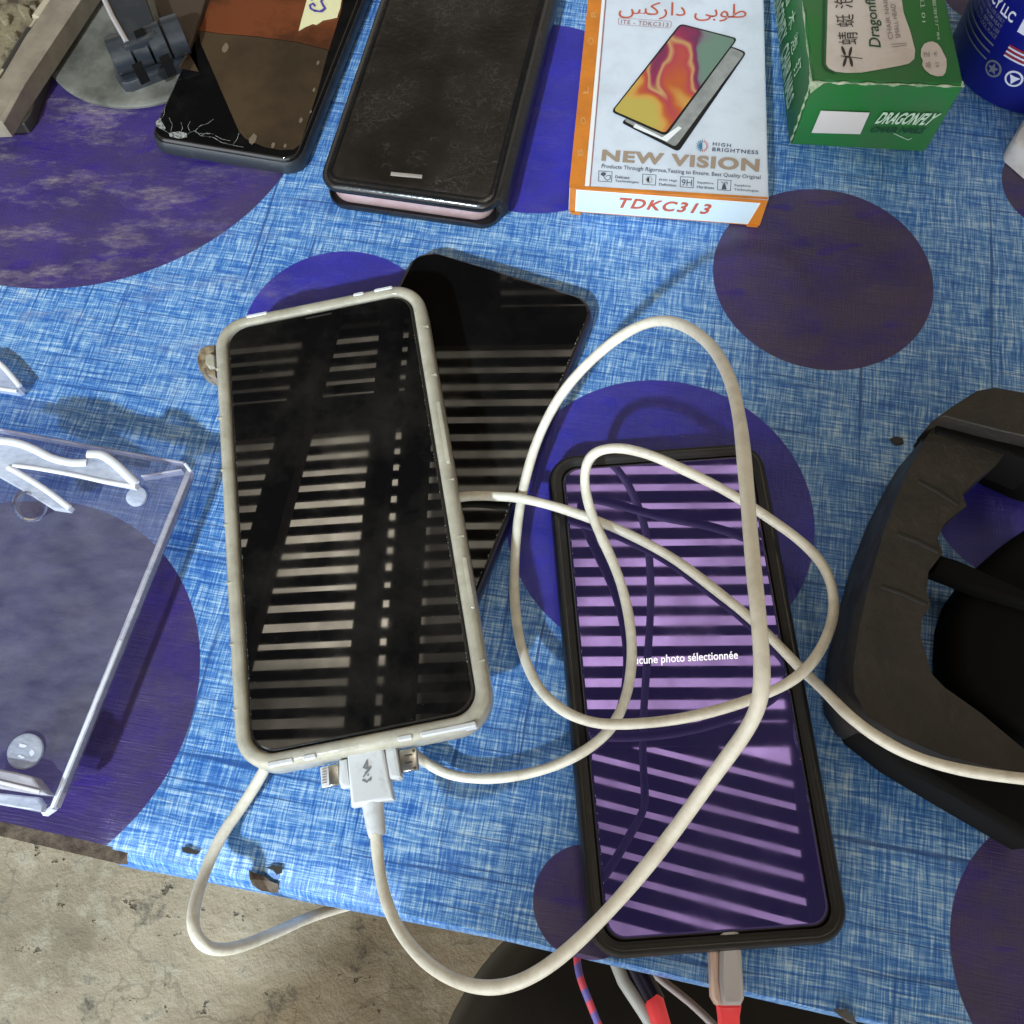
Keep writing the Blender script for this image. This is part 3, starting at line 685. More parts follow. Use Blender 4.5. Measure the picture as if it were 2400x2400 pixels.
tp = pxprism('masking_tape', [(723, -30), (719, 0), (706, 48), (700, 72), (716, 62), (733, 55), (742, 57), (757, 47), (790, 40), (797, 20), (806, -30)], 0.0095, 0.0098, M['tape'], None)
prop(tp, 'torn yellow masking tape with violet handwriting, stuck on the cracked phone', 'tape')
stroke('handwriting', [[(761, -4), (752, 2), (757, 12), (762, 20), (755, 27), (738, 26), (728, 20), (726, 12), (733, 8), (738, 14)], [(730, 0), (733, -3)], [(737, 24), (750, 27), (760, 20)]], 0.0009, zpl(0.0098), M['ink'], tp)

# folio-cased phone
FF, wf = slabframe((745, 429), (1163, 488), 0.0145, 0.160)
pf = thing('phone', FF.o, 'pink phone shut inside a scuffed black leather folio case', 'phone')
rrl('back_shell', FF, wf - 0.0005, 0.160, 0.0085, [(0.0022, 0.0002), (0.0006, 0.0009), (0.0, 0.0022), (0.0, 0.0042), (0.0006, 0.0042), (0.0012, 0.0024)], M['black'], pf, cx=0.0008, cy=-0.0012)
rrl('phone_body', FF, wf - 0.0055, 0.1555, 0.0085, [(0.001, 0.0020), (0.0, 0.0032), (-0.0003, 0.0050), (-0.0003, 0.0070), (0.0, 0.0092), (0.0012, 0.0100)], M['pink'], pf, cy=-0.0006)
cv = rrl('front_cover', FF, wf, 0.160, 0.0085, [(0.0020, 0.0098), (0.0004, 0.0102), (0.0, 0.0112), (0.0002, 0.0126), (0.0010, 0.0138), (0.0024, 0.0144), (0.006, 0.0146)], M['leather'], pf, n=9)
rrl('cover_edge', FF, wf + 0.0002, 0.1602, 0.0086, [(0.0006, 0.0100), (-0.0003, 0.0108), (-0.0005, 0.0120), (-0.0002, 0.0131), (0.0005, 0.0139), (0.0014, 0.0145), (0.0026, 0.01480), (0.0040, 0.01478)], M['gloss'], cv, cap0=False, cap1=False, n=9)
pxprism('speaker_slot', [(916, 402), (990, 409), (989, 418), (915, 411)], 0.0140, 0.01475, M['grille'], cv, 0.0002)
# the folded spine along the right side
sp_pts = [FF(wf / 2 - 0.0012, y_, 0) for y_ in (-0.076, 0.079)]
rings = []
for yy in (-0.0745, -0.0735, 0.078, 0.079):
    k = 0.6 if yy in (-0.0745, 0.079) else 1.0
    rings.append([FF(wf / 2 - 0.0016 + k * 0.0050 * math.sin(a_), yy, 0.0072 + 0.0066 * k * math.cos(a_)) for a_ in [math.pi * i / 10 for i in range(11)]])
loft('spine', rings, M['leather'], pf)
tube('magnet_tab', [P(1178, 428, 0.012), P(1185, 445, 0.010), P(1180, 466, 0.007)], 0.0005, M['silver'], pf)

# ---------------------------------------------------------------- boxes
def hexbox(name, TL, TR, BR, BL, h, mat, parent, inset=0.0, bev=0.0006):
    bm = bmesh.new(); top = [Vector(p) for p in (TL, TR, BR, BL)]
    vs = [bm.verts.new((p.x, p.y, h)) for p in top] + [bm.verts.new((p.x, p.y, 0.0002)) for p in top]
    for f in ((3, 2, 1, 0), (4, 5, 6, 7), (0, 1, 5, 4), (1, 2, 6, 5), (2, 3, 7, 6), (3, 0, 4, 7)): bm.faces.new([vs[i] for i in f])
    bmesh.ops.recalc_face_normals(bm, faces=bm.faces)
    bmesh.ops.bevel(bm, geom=bm.edges[:], offset=bev, segments=2, affect='EDGES')
    bm.verts.index_update(); V = [v.co.copy() for v in bm.verts]; Fc = [tuple(v.index for v in f.verts) for f in bm.faces]; bm.free()
    return mk(name, V, Fc, mat, parent)
hb = 0.0165
A_, B_ = P(1335, 433, hb), P(1802, 467, hb)
dl = (P(1379, 0, hb) - A_).normalized(); dr = (P(1790, 0, hb) - B_).normalized()
bx = thing('box', Vector(((A_.x + B_.x) / 2, A_.y + 0.08, 0)), 'flat white and orange screen-replacement box printed with a colourful phone', 'box')
carton = hexbox('carton', A_ + dl * 0.175, B_ + dr * 0.175, B_, A_, hb, M['card'], bx)
ZT = zpl(hb)
pxflat('side_stripe', [[(1381, -30), (1413, -30), (1370, 438), (1334, 434)]], ZT, M['orange'], carton, 0.00015)
pxflat('side_stripe', [[(1413.5, -30), (1420, -30), (1381, 437), (1370.5, 437)]], ZT, M['cardw'], carton, 0.00015)
pxflat('side_stripe', [[(1421, -30), (1424, -30), (1384, 437), (1381.5, 437)]], ZT, M['rprint'], carton, 0.00018)
pxflat('bottom_stripe', [[(1334, 434), (1384, 437), (1799, 462), (1800, 467.5), (1336, 441)]], ZT, M['orange'], carton, 0.00021)
text('arabic_lettering', '\uFEB2\uFEDB\uFEAD\uFE8D\uFEA9 \uFEF0\uFE91\uFEEE\uFEC3', [(1452, 2), (1751, 10), (1748, 53), (1449, 42)], ZT, M['ored'], carton)
text('lettering', 'ITE - TDKC313', [(1456, 45.5), (1567, 53.5), (1566, 63.5), (1455, 55.5)], ZT, M['rprint'], carton, bold=0.012, spacing=1.15)
fr_ = [(1452, 42), (1571, 50), (1574, 53), (1572, 64), (1568, 66), (1451, 57.5), (1449, 55), (1450, 44), (1452, 42)]
stroke('lettering_frame', [fr_], 0.00022, ZT, M['rprint'], carton)
# printed phone picture
def rquad(q, r=0.16, n=4):
    out = []
    for i in range(4):
        p = Vector(q[i]); a_ = Vector(q[i - 1]); b2 = Vector(q[(i + 1) % 4])
        da = (a_ - p).normalized() * r; db = (b2 - p).normalized() * r
        for k in range(n + 1):
            t_ = k / n; out.append(tuple(p + da * (1 - t_) ** 2 + db * t_ ** 2))
    return out
back = rquad([(1716, 110), (1748, 125), (1589, 352), (1458, 282)], 9); 
pxflat('phone_picture', [rquad([(1714, 108), (1750, 123), (1590, 356), (1455, 287)], 10)], ZT, M['black'], carton, 0.0003)
pxflat('phone_picture', [rquad([(1714, 111), (1745, 125), (1583, 344), (1462, 283)], 8)], ZT, M['gdisp'], carton, 0.00036)
pxflat('phone_picture', [[(1489, 290), (1552, 322), (1590, 296), (1598, 300), (1563, 332), (1484, 298)]], ZT, M['cardw'], carton, 0.00042)
pxflat('phone_picture', [rquad([(1594, 55), (1729, 90), (1561, 319), (1432, 262)], 11)], ZT, M['black'], carton, 0.00048)
M['swirl'] = swirl_mat(P(1440, 265, hb), P(1722, 90, hb), bx.location)
pxflat('phone_picture', [rquad([(1597, 58), (1724, 92), (1559, 312), (1438, 259)], 9)], ZT, M['swirl'], carton, 0.00054)
text('brand_lettering', 'NEW VISION', [(1412, 350), (1781, 373), (1779, 403), (1409, 377)], ZT, M['gold'], carton, bold=0.045, spacing=1.12)
text('lettering', 'Products Through Rigorous,Testing to Ensure. Best Quality Original', [(1411, 384), (1783, 411), (1782, 423), (1409, 396)], ZT, M['dprint'], carton, bold=0.008)
text('lettering', 'HIGH', [(1671, 333), (1714, 337), (1713, 345), (1670, 341)], ZT, M['dprint'], carton, spacing=1.3, bold=0.02)
text('lettering', 'BRIGHTNESS', [(1670, 345), (1778, 353), (1777, 362), (1669, 354)], ZT, M['dprint'], carton, spacing=1.2, bold=0.02)
def sun(cx, cy, r0, r1, n, m0, m1, nm):
    s0, s1 = [], []
    for i in range(n):
        a_ = 2 * math.pi * i / n; w_ = 0.17
        tri = [(cx + r0 * math.cos(a_ - w_), cy + r0 * math.sin(a_ - w_)), (cx + r1 * math.cos(a_), cy + r1 * math.sin(a_)), (cx + r0 * math.cos(a_ + w_), cy + r0 * math.sin(a_ + w_))]
        (s0 if math.cos(a_) < 0 else s1).append(tri)
    half = [(cx + r0 * 0.9 * math.cos(math.radians(90 + 180 * i / 12)), cy + r0 * 0.9 * math.sin(math.radians(90 + 180 * i / 12))) for i in range(13)]
    s0.append(half)
    pxflat(nm, s0, ZT, m0, carton, 0.0003); pxflat(nm, s1, ZT, m1, carton, 0.0003)
sun(1646, 342, 9.5, 16.5, 16, M['bprint'], M['ored'], 'brightness_symbol')
for cx, cy in ((1418.5, 413.5), (1521.5, 421), (1610, 427), (1697.5, 434)):
    q = [(cx - 15, cy - 13), (cx + 16, cy - 11), (cx + 14.5, cy + 13), (cx - 16, cy + 11), (cx - 15, cy - 13)]
    stroke('feature_icon', [q], 0.00025, ZT, M['dprint'], carton)
sun(1521.5, 421, 6, 9, 12, M['kink'], M['kink'], 'feature_icon')
text('feature_icon', '9H', [(1598, 420), (1622, 421), (1621, 436), (1597, 435)], ZT, M['dprint'], carton)
pxflat('feature_icon', [circ(1414, 408, 6, 4.5, 16)], ZT, M['dprint'], carton, 0.0003)
stroke('feature_icon', [[(1413, 410), (1418, 419), (1424, 423), (1430, 419), (1430, 411), (1424, 411), (1420, 414)]], 0.0003, ZT, M['dprint'], carton)
pxflat('feature_icon', [[(1691, 444), (1694, 432), (1700, 432), (1703, 444)]], ZT, M['dprint'], carton, 0.0003)
stroke('feature_icon', [[(1690, 426), (1698, 431)], [(1697, 433), (1699, 427), (1704, 427), (1704, 432)]], 0.0003, ZT, M['dprint'], carton)
for tx, ty, s1, s2, w1, w2 in ((1442, 411, 'Delicate', 'Technologies', 33, 55), (1545, 418.5, 'FHD High', 'Definition', 42, 40), (1634, 424.5, 'Sapphire', 'Hardness', 38, 40), (1721, 431, 'Sapphire', 'Technologies', 38, 57)):
    text('feature_lettering', s1, [(tx, ty), (tx + w1, ty + w1 * 0.07), (tx + w1, ty + 6.5 + w1 * 0.07), (tx - .3, ty + 6.5)], ZT, M['dprint'], carton, bold=0.01)
    text('feature_lettering', s2, [(tx - .5, ty + 10), (tx + w2, ty + 10 + w2 * 0.07), (tx + w2, ty + 16.5 + w2 * 0.07), (tx - .8, ty + 16.5)], ZT, M['dprint'], carton, bold=0.01)
for ch, qx, qy in (('R', 1391, 32), ('O', 1385, 96), ('L', 1373, 211), ('O', 1367, 283), ('B', 1360, 357)):
    text('faint_lettering', ch, [(qx - 6, qy + 9), (qx - 7, qy - 9), (qx + 7, qy - 8), (qx + 7, qy + 9)], ZT, M['oprint'], carton, bold=0.03)
# front end of the carton
nf = (B_ - A_).cross(UP).normalized(); PF = (A_.copy(), nf)
def onF(u, v): return A_ + (B_ - A_) * u - UP * (hb * v) + nf * 0.0
def fflat(name, uv, mat, eps): return flat(name, [[onF(u, v) + nf * eps for u, v in p] for p in uv], mat, carton)
fflat('end_flap', [[(0.003, 0.03), (0.997, 0.03), (0.997, 0.97), (0.003, 0.97)]], M['orange'], 0.0002)
fflat('end_panel', [[(0.035, 0.13), (0.965, 0.13), (0.935, 0.93), (0.035, 0.93)]], M['cardw'], 0.00035)
fflat('end_panel', [[(0.043, 0.16), (0.955, 0.16), (0.93, 0.90), (0.043, 0.90)]], M['cardb'], 0.0005)
text('end_lettering', 'TDKC313', [(1452, 463), (1669, 479), (1663, 503), (1449, 487)], PF, M['ored'], carton, eps=0.0007, bold=0.03, spacing=1.2, shear=0.25)
pxprism('end_flap', [(1337, 495), (1360, 497), (1361, 501), (1338, 499)], 0.0003, 0.0012, M['orange'], carton)
pxprism('end_flap', [(1748, 522), (1780, 524), (1776, 530), (1752, 528)], 0.0003, 0.0012, M['orange'], carton)

# green nail box
hg = 0.036
ga, gb = P(1903, 190, hg), P(2262, 200, hg)
gdl = (P(1881, 0, hg) - ga).normalized(); gdr = (P(2219, 0, hg) - gb).normalized()
gbx = thing('box', Vector(((ga.x + gb.x) / 2, ga.y + 0.05, 0)), 'worn green cardboard box of chair nails with a cream label', 'box')
GV = [ga + gdl * 0.10, gb + gdr * 0.10, gb, ga]
bot = [P(1812, 0, 0.0), None, P(2168, 360, 0.0), P(1848, 342, 0.0)]
bot[0] = bot[3] + (P(1812, 0, 0.0) - bot[3]).normalized() * 0.10
bot[1] = bot[2] + (GV[1] - GV[2])
bot[1].z = 0
def hex2(name, top, bot, mat, parent, bev):
    bm = bmesh.new(); vs = [bm.verts.new(p) for p in top] + [bm.verts.new((p.x, p.y, 0.0003)) for p in bot]
    for f in ((3, 2, 1, 0), (4, 5, 6, 7), (0, 1, 5, 4), (1, 2, 6, 5), (2, 3, 7, 6), (3, 0, 4, 7)): bm.faces.new([vs[i] for i in f])
    bmesh.ops.recalc_face_normals(bm, faces=bm.faces)
    bmesh.ops.bevel(bm, geom=bm.edges[:], offset=bev, segments=3, affect='EDGES')
    bm.verts.index_update(); V = [v.co.copy() for v in bm.verts]; Fc = [tuple(v.index for v in f.verts) for f in bm.faces]; bm.free()
    return mk(name, V, Fc, mat, parent)
gc = hex2('carton', GV, bot, M['green'], gbx, 0.0011)
ZG = zpl(hg)
def wornline(a_, b2, r_, n_=14):
    a_, b2 = Vector(a_), Vector(b2)
    pts_ = [a_.lerp(b2, i / (n_ - 1)) + Vector((random.uniform(-1, 1), random.uniform(-1, 1), random.uniform(-1, 1))) * r_ * 0.25 for i in range(n_)]
    tube('worn_edge_or_glint', pts_, r_, M['worn'], gc, 6, rfun=lambda t_: r_ * (0.55 + 0.45 * math.sin(t_ * 37 + a_.x * 900)))
e_ = Vector((0, 0, -0.0006))
wornline(GV[3] + e_, GV[2] + e_, 0.0007, 40); wornline(GV[3] + e_ * 2, bot[3] + Vector((0.0004, 0.0002, 0.0006)), 0.0007, 24)
wornline(GV[3] + e_, GV[0] + e_, 0.0005, 40)
for q in ([(1896, 176), (1904, 190), (1930, 196), (1908, 212), (1899, 220)], [(2240, 196), (2257, 190), (2260, 202), (2250, 206)]):
    pxflat('worn_corner', [q], (GV[3], (Vector((0, -0.5, 1))).normalized()), M['worn'], gc, 0.0004)
lb = [(1938, -40), (1940, 0), (1937, 120), (1936, 150), (1942, 160), (1958, 168), (1985, 171), (2020, 170), (2060, 163), (2110, 154), (2130, 149), (2143, 138), (2145, 118), (2134, 75), (2118, 30), (2108, -40)]
gl = pxflat('label', [lb], ZG, M['label'], gc, 0.0003)
stroke('label_edge_line', [[(1931, -30), (1932, 0), (1929, 120), (1929, 152), (1937, 164), (1955, 172)]], 0.0011, ZG, M['gink'], gc, 0.0002)  # dark green line along the label's left edge and corner
for ch, q in (('泡', [(1958, 21), (1952, -12), (1999, -16), (1999, 19)]), ('蜓', [(1962, 63), (1957, 34), (2001, 33), (2003, 63)]), ('蜻', [(1966, 105), (1963, 75), (2010, 74), (2010, 104)])):
    text('label_lettering', ch, q, ZG, M['kink'], gl, eps=0.0006)
# dragonfly emblem
def ell(cx, cy, rx, ry, rot):
    return [(cx + x * math.cos(rot) - y * math.sin(rot), cy + x * math.sin(rot) + y * math.cos(rot)) for x, y in circ(0, 0, rx, ry, 16)]
pxflat('dragonfly_emblem', [ell(1977, 119, 12, 3.6, 1.2), ell(1993, 121, 12, 3.6, 1.8), ell(1980, 145, 12, 3.6, 1.85), ell(1995, 145, 12, 3.6, 1.35), ell(1986, 133, 7, 2.6, 0.05)], ZG, M['kink'], gl, 0.0006)
stroke('dragonfly_emblem', [[(1971, 131), (2021, 137)]], 0.0004, ZG, M['kink'], gl, 0.0006)
text('label_lettering', 'Dragonfly', [(2037, 108), (2026, -18), (2056, -18), (2074, 112)], ZG, M['gink'], gl, eps=0.0006, bold=0.012)
text('label_lettering', 'CHAIR NAILS', [(2082, 92), (2068, -12), (2078, -12), (2094, 91)], ZG, M['gray'], gl, eps=0.0006)
text('label_lettering', 'SMALL HEAD', [(2100, 90), (2087, 10), (2098, 9), (2111, 88)], ZG, M['gray'], gl, eps=0.0006)
stroke('label_lettering', [[(2088, 104), (2125, 101)], [(2090, 110), (2125, 106)]], 0.0003, ZG, M['gray'], gl, 0.0006)
blobp = [(2176, 98), (2186, 97), (2197, 102), (2205, 112), (2211, 124), (2218, 138), (2219, 155), (2216, 170), (2210, 178), (2196, 179), (2180, 174), (2168, 164), (2161, 152), (2163, 142), (2158, 132), (2159, 115), (2166, 103)]
gl2 = pxflat('small_label', [blobp], ZG, M['label'], gc, 0.0003); gl2['label'] = 'small cloud-shaped cream label'
for ch, q in (('正', [(2166, 134), (2165, 120), (2178, 120), (2179, 134)]), ('品', [(2171, 159), (2170, 145), (2181, 145), (2182, 159)]), ('木', [(2188, 133), (2187, 119), (2197, 119), (2198, 133)]), ('钉', [(2193, 158), (2192, 144), (2201, 144), (2202, 158)])):
    text('label_lettering', ch, q, ZG, M['gray'], gl2, eps=0.0006)
text('side_lettering', '泡钉 01', [(2152, -36), (2160, 52), (2170, 52), (2164, -36)], ZG, M['mint'], gc)
text('side_lettering', '木蜻蜓泡钉厂制', [(2189, -40), (2203, 92), (2197, 92), (2179, -40)], ZG, M['mint'], gc)
# end face
ne = (bot[2] - bot[3]).cross(GV[3] - bot[3]).normalized()
if ne.y > 0: ne = -ne
PE = ((GV[3] + GV[2] + bot[3] + bot[2]) / 4, ne)
pxflat('blank_sticker', [[(1924, 259.5), (2038.5, 264), (2016, 314.5), (1902, 311.5)]], PE, M['sticker'], gc, 0.0008)
text('end_lettering', 'DRAGONFLY', [(2071, 263), (2208, 266), (2176, 294), (2049, 290)], PE, M['mint'], gc, eps=0.0008, bold=0.03)
text('end_lettering', 'CHAIR NAILS', [(2046, 298), (2172, 300), (2160, 314), (2036, 311)], PE, M['gink'], gc, eps=0.0008, bold=0.03)
stroke('end_lettering', [[(2095, 313), (2128, 328), (2137, 324)]], 0.0003, PE, M['mint'], gc, 0.0008)
# left face
nl = (bot[0] - bot[3]).cross(GV[3] - bot[3]).normalized()
if nl.x > 0: nl = -nl
PL_ = ((GV[3] + GV[0] + bot[3] + bot[0]) / 4, nl)
text('side_lettering', 'CHAIR NAILS', [(1848, 93), (1861, 224), (1845, 260), (1829, 132)], PL_, M['mint'], gc, eps=0.0008, bold=0.03)
text('side_lettering', 'DRAGONFLY', [(1831, -42), (1845, 78), (1827, 112), (1812, 12)], PL_, M['mint'], gc, eps=0.0008, bold=0.03)
for ch, q in (('木', [(1862, 14), (1866, 42), (1850, 76), (1847, 44)]), ('泡', [(1869, 72), (1871, 98), (1856, 131), (1853, 100)]), ('钉', [(1877, 130), (1879, 155), (1862, 186), (1859, 160)]), ('帽', [(1855, -40), (1859, -12), (1843, 18), (1840, -10)])):
    text('side_lettering', ch, q, PL_, M['mint'], gc, eps=0.0008)

# ---------------------------------------------------------------- blue can
CC = Vector((0.2240, 0.3490, 0)); CR = 0.0345
FCN = Fr(CC, (1, 0, 0))
cn = thing('spray_can', CC, 'dark blue can with white lettering and flag stripes, standing behind the green box', 'can')
cb = lathe('can_body', FCN, [(CR - 0.002, 0.0002), (CR - 0.0004, 0.001), (CR, 0.003), (CR, 0.105), (CR - 0.003, 0.110)], M['can'], cn, 64)
lathe('can_cap', FCN, [(CR - 0.006, 0.110), (CR - 0.007, 0.125), (0.0, 0.125)], M['black'], cn, 48)
def on_can(ang, z, e=0.0002): return CC + Vector(((CR + e) * math.cos(ang), (CR + e) * math.sin(ang), z))
def can_text(body, a0, z0, length, hgt, mat, name='can_lettering', **k):
    uv, Fc = text_raw(body, **k)
    mk(name, [on_can(a0 + u * length / CR, z0 + v * hgt) for u, v in uv], Fc, mat, cb, smooth=0, recalc=False)
def can_poly(polys, mat, name='can_print', e=0.0002):
    flat(name, [[on_can(a_, z_, e) for a_, z_ in p] for p in polys], mat, cb)
D2 = math.radians
can_text('AGENCY LLC', D2(172), 0.0370, 0.0265, 0.0046, M['canw'], bold=0.03)
for i, (s_, l_) in enumerate((('FOR INDUSTRIAL USE ONLY', 0.0235), ('KEEP AWAY FROM HEAT', 0.0235), ('SHAKE WELL BEFORE USE', 0.0235), ('STORE IN A COOL PLACE', 0.0235))):
    can_text(s_, D2(172), 0.0345 - i * 0.0025, l_, 0.0017, M['cang'], bold=0.01)
for i in range(3):
    z_ = 0.0240 - i * 0.0034
    can_poly([[(D2(160 + 4 * k), z_), (D2(164 + 4 * k), z_), (D2(164 + 4 * k), z_ + 0.0008), (D2(160 + 4 * k), z_ + 0.0008)] for k in range(13)], M['cang'])
for i in range(6):
    z_ = 0.0235 + i * 0.0010
    can_poly([[(D2(222 + 5 * k), z_), (D2(227 + 5 * k), z_), (D2(227 + 5 * k), z_ + 0.0008), (D2(222 + 5 * k), z_ + 0.0008)] for k in range(11)], M['canw'] if i % 2 == 0 else M['canr'])
can_poly([[(D2(222 + 5 * k), 0.0355), (D2(227 + 5 * k), 0.0355), (D2(227 + 5 * k), 0.060), (D2(222 + 5 * k), 0.060)] for k in range(8)], M['canw'])
def can_disc(ac, zc, r_, mat, e, n=24): can_poly([[(ac + r_ * math.cos(t_) / CR, zc + r_ * math.sin(t_)) for t_ in [2 * math.pi * i / n for i in range(n)]]], mat, 'round_symbol', e)
for ac, zc, m_, st_ in ((D2(220), 0.0160, 'cang', 5), (D2(236), 0.0165, 'canw', 3)):
    can_disc(ac, zc, 0.0038, M[m_], 0.0002); can_disc(ac, zc, 0.0029, M['can'], 0.0003)
    star = []
    for i in range(st_ * 2):
        t_ = math.pi * i / st_ + 0.5; rr_ = 0.0027 if i % 2 == 0 else 0.0012
        star.append((ac + rr_ * math.cos(t_) / CR, zc + rr_ * math.sin(t_)))
    can_poly([star], M[m_], 'round_symbol', 0.0004)

# white block at the right edge
wb_ = pxprism('plastic_block', [(2378, 325), (2385, 306), (2418, 250), (2530, 250), (2530, 420), (2430, 378), (2398, 350), (2382, 337)], 0.0003, 0.011, M['whiteb'], None, 0.003)
prop(wb_, 'white rounded plastic block cut off by the right edge of the picture', 'plastic block')

# ---------------------------------------------------------------- black handle at the right
hd = thing('handle', P(2150, 1500, 0), 'big dusty black plastic handle with finger grooves at the right edge', 'handle')
zt = 0.036
grip = [(2186, 1000), (2150, 1062), (2108, 1148), (2070, 1250), (2038, 1365), (2012, 1480), (2000, 1570), (2003, 1625), (2035, 1680), (2100, 1722), (2210, 1770), (2330, 1800), (2440, 1820),
        (2440, 1790), (2300, 1672), (2215, 1612), (2182, 1578), (2170, 1530), (2158, 1490), (2160, 1451), (2182, 1418), (2172, 1385), (2176, 1340), (2210, 1296), (2198, 1262), (2212, 1228), (2240, 1203), (2266, 1186), (2256, 1158), (2290, 1122), (2335, 1090), (2362, 1055), (2260, 1030), (2205, 1015)]
g_ = pxprism('grip', grip, 0.0025, zt, M['grip'], hd, 0.005, seg=3)
pxprism('lower_arm', [(1988, 1600), (1990, 1660), (2020, 1722), (2110, 1792), (2240, 1870), (2440, 1985), (2440, 1800), (2300, 1740), (2140, 1700), (2040, 1640)], 0.001, 0.020, M['grip2'], hd, 0.003)
pxprism('top_bar', [(2186, 985), (2235, 950), (2290, 915), (2330, 907), (2440, 925), (2440, 1030), (2330, 1005), (2215, 975)], 0.028, 0.044, M['grip'], hd, 0.006, seg=3)
pxprism('bar_shade', [(2190, 985), (2440, 1020), (2440, 1095), (2362, 1062), (2196, 1012)], 0.018, 0.0372, M['grip2'], hd, 0.001)  # dark strip standing in for the shade beneath the top bar
pxprism('recess_shade', [(2240, 1020), (2440, 1040), (2440, 1158), (2400, 1146), (2314, 1106), (2345, 1060)], 0.001, 0.010, M['grip2'], hd, 0.001)  # dark block filling in the shaded recess below the bar
for a_, b2, r_ in (((2152, 1127), (2246, 1183), 0.0009), ((2103, 1250), (2200, 1293), 0.0010), ((2065, 1373), (2172, 1416), 0.0009)):
    tube('finger_groove', [P(a_[0], a_[1], zt - 0.0001), P((a_[0] + b2[0]) / 2, (a_[1] + b2[1]) / 2 - 3, zt + 0.0001), P(b2[0], b2[1], zt - 0.0001)], r_, M['groove'], g_, 8, flat=0.5)
pxprism('cross_strut', [(2205, 1298), (2250, 1312), (2440, 1398), (2440, 1425), (2300, 1386), (2186, 1342)], 0.016, 0.022, M['grip2'], hd, 0.0015)
pxprism('body', [(2440, 1215), (2380, 1255), (2290, 1335), (2250, 1395), (2232, 1450), (2228, 1520), (2230, 1590), (2275, 1640), (2440, 1750)], 0.001, 0.016, M['grip2'], hd, 0.007, seg=5)

# ---------------------------------------------------------------- acrylic stand at the left
ac = thing('acrylic_stand', P(150, 1450, 0), 'scuffed clear acrylic phone stand with milky white brackets at the left edge', 'stand')
za = 0.019
pt = [(-260, 955), (40, 1010), (300, 1058), (432, 1083), (447, 1100), (443, 1125), (150, 1850), (122, 1893), (104, 1908), (70, 1900), (-300, 1810)]
pxprism('clear_plate', pt, za - 0.0035, za, M['acry'], ac, 0.0004)
def strip(name, a_, b2, wpx, z0, z1, mat):
    a_, b2 = Vector(a_), Vector(b2); d = (b2 - a_).normalized(); s_ = Vector((-d.y, d.x)) * wpx / 2
    return pxprism(name, [tuple(a_ + s_), tuple(b2 + s_), tuple(b2 - s_), tuple(a_ - s_)], z0, z1, mat, ac, 0.0002)
strip('frosted_edge', (443, 1102), (124, 1890), 13, za - 0.003, za + 0.0003, M['frostd']).data
strip('frosted_edge', (430, 1130), (250, 1580), 3, za - 0.003, za + 0.0003, M['frost'])
strip('frosted_edge', (283, 1500), (120, 1893), 8, za - 0.003, za + 0.0005, M['frost'])
strip('frosted_edge', (120, 1893), (98, 1908), 9, za - 0.003, za + 0.0004, M['frost'])
strip('frosted_edge', (432, 1085), (446, 1104), 7, za - 0.003, za + 0.0004, M['frost'])
strip('frosted_edge', (-20, 1002), (430, 1084), 5, za - 0.003, za + 0.0003, M['frostd'])
strip('frosted_edge', (330, 1115), (425, 1100), 4, za - 0.0035, za + 0.0003, M['frostd'])
pxprism('bottom_lip', [(-40, 1795), (30, 1808), (75, 1820), (100, 1852), (112, 1862), (88, 1862), (-40, 1842)], za, za + 0.006, M['frostd'], ac, 0.0008)
strip('frosted_edge', (-30, 1826), (92, 1855), 8, za + 0.001, za + 0.0066, M['frost'])
pxprism('bottom_lip', [(-40, 1855), (88, 1868), (100, 1885), (96, 1903), (-40, 1880)], za, za + 0.003, M['acry2'], ac, 0.0006)
pxprism('milky_bracket', [(-60, 1020), (0, 1030), (60, 1046), (110, 1068), (160, 1080), (200, 1082), (206, 1060), (238, 1064), (265, 1078), (322, 1132), (316, 1143), (240, 1128), (170, 1112), (60, 1092), (28, 1090), (90, 1128), (167, 1186), (160, 1196), (120, 1190), (60, 1152), (-60, 1085)],
        za + 0.008, za + 0.0108, M['acry2'], ac, 0.0003)
def edge(px, r_, z): tube('bracket_edge', smoothline([P(x, y, z) for x, y in px], 5), r_, M['frost'], ac, 8, flat=0.5)
edge([(-40, 1030), (30, 1036), (78, 1052), (120, 1073), (165, 1084), (203, 1084)], 0.0014, za + 0.011)
edge([(204, 1064), (236, 1066), (263, 1082), (292, 1108), (319, 1135)], 0.0015, za + 0.011)
edge([(318, 1140), (240, 1127), (170, 1112), (90, 1098), (30, 1090)], 0.0008, za + 0.011)
edge([(18, 1094), (60, 1118), (110, 1150), (163, 1190)], 0.0010, za + 0.011)
pxprism('milky_bracket', [(-40, 822), (0, 850), (48, 900), (46, 912), (38, 917), (-40, 905)], 0.002, 0.006, M['acry2'], ac, 0.0005)
edge([(-30, 832), (6, 858), (47, 906)], 0.0010, 0.0062)
edge([(-30, 905), (10, 912), (40, 916)], 0.0008, 0.0062)
kf = Fr(P(78, 1178, za + 0.001), (1, 0.2, 0), None, (0.35, -0.5, 0.8))
lathe('clear_knob', kf, [(0.0058, 0), (0.0062, 0.0006), (0.0062, 0.0030), (0.0050, 0.0036), (0.0046, 0.0055), (0.0054, 0.0060), (0.0054, 0.0090), (0.0048, 0.0098), (0.0, 0.0098)], M['knob'], ac, 32)
kf = Fr(P(322, 1166, za), (1, 0, 0)); lathe('clear_foot', kf, [(0.0036, 0.0001), (0.0036, 0.0012), (0.0028, 0.0016), (0, 0.0016)], M['acry2'], ac, 20)
kf = Fr(P(62, 1762, za), (1, 0, 0)); ft_ = lathe('clear_foot', kf, [(0.0056, 0.0001), (0.0056, 0.0012), (0.0048, 0.0018), (0, 0.0018)], M['acry2'], ac, 28)
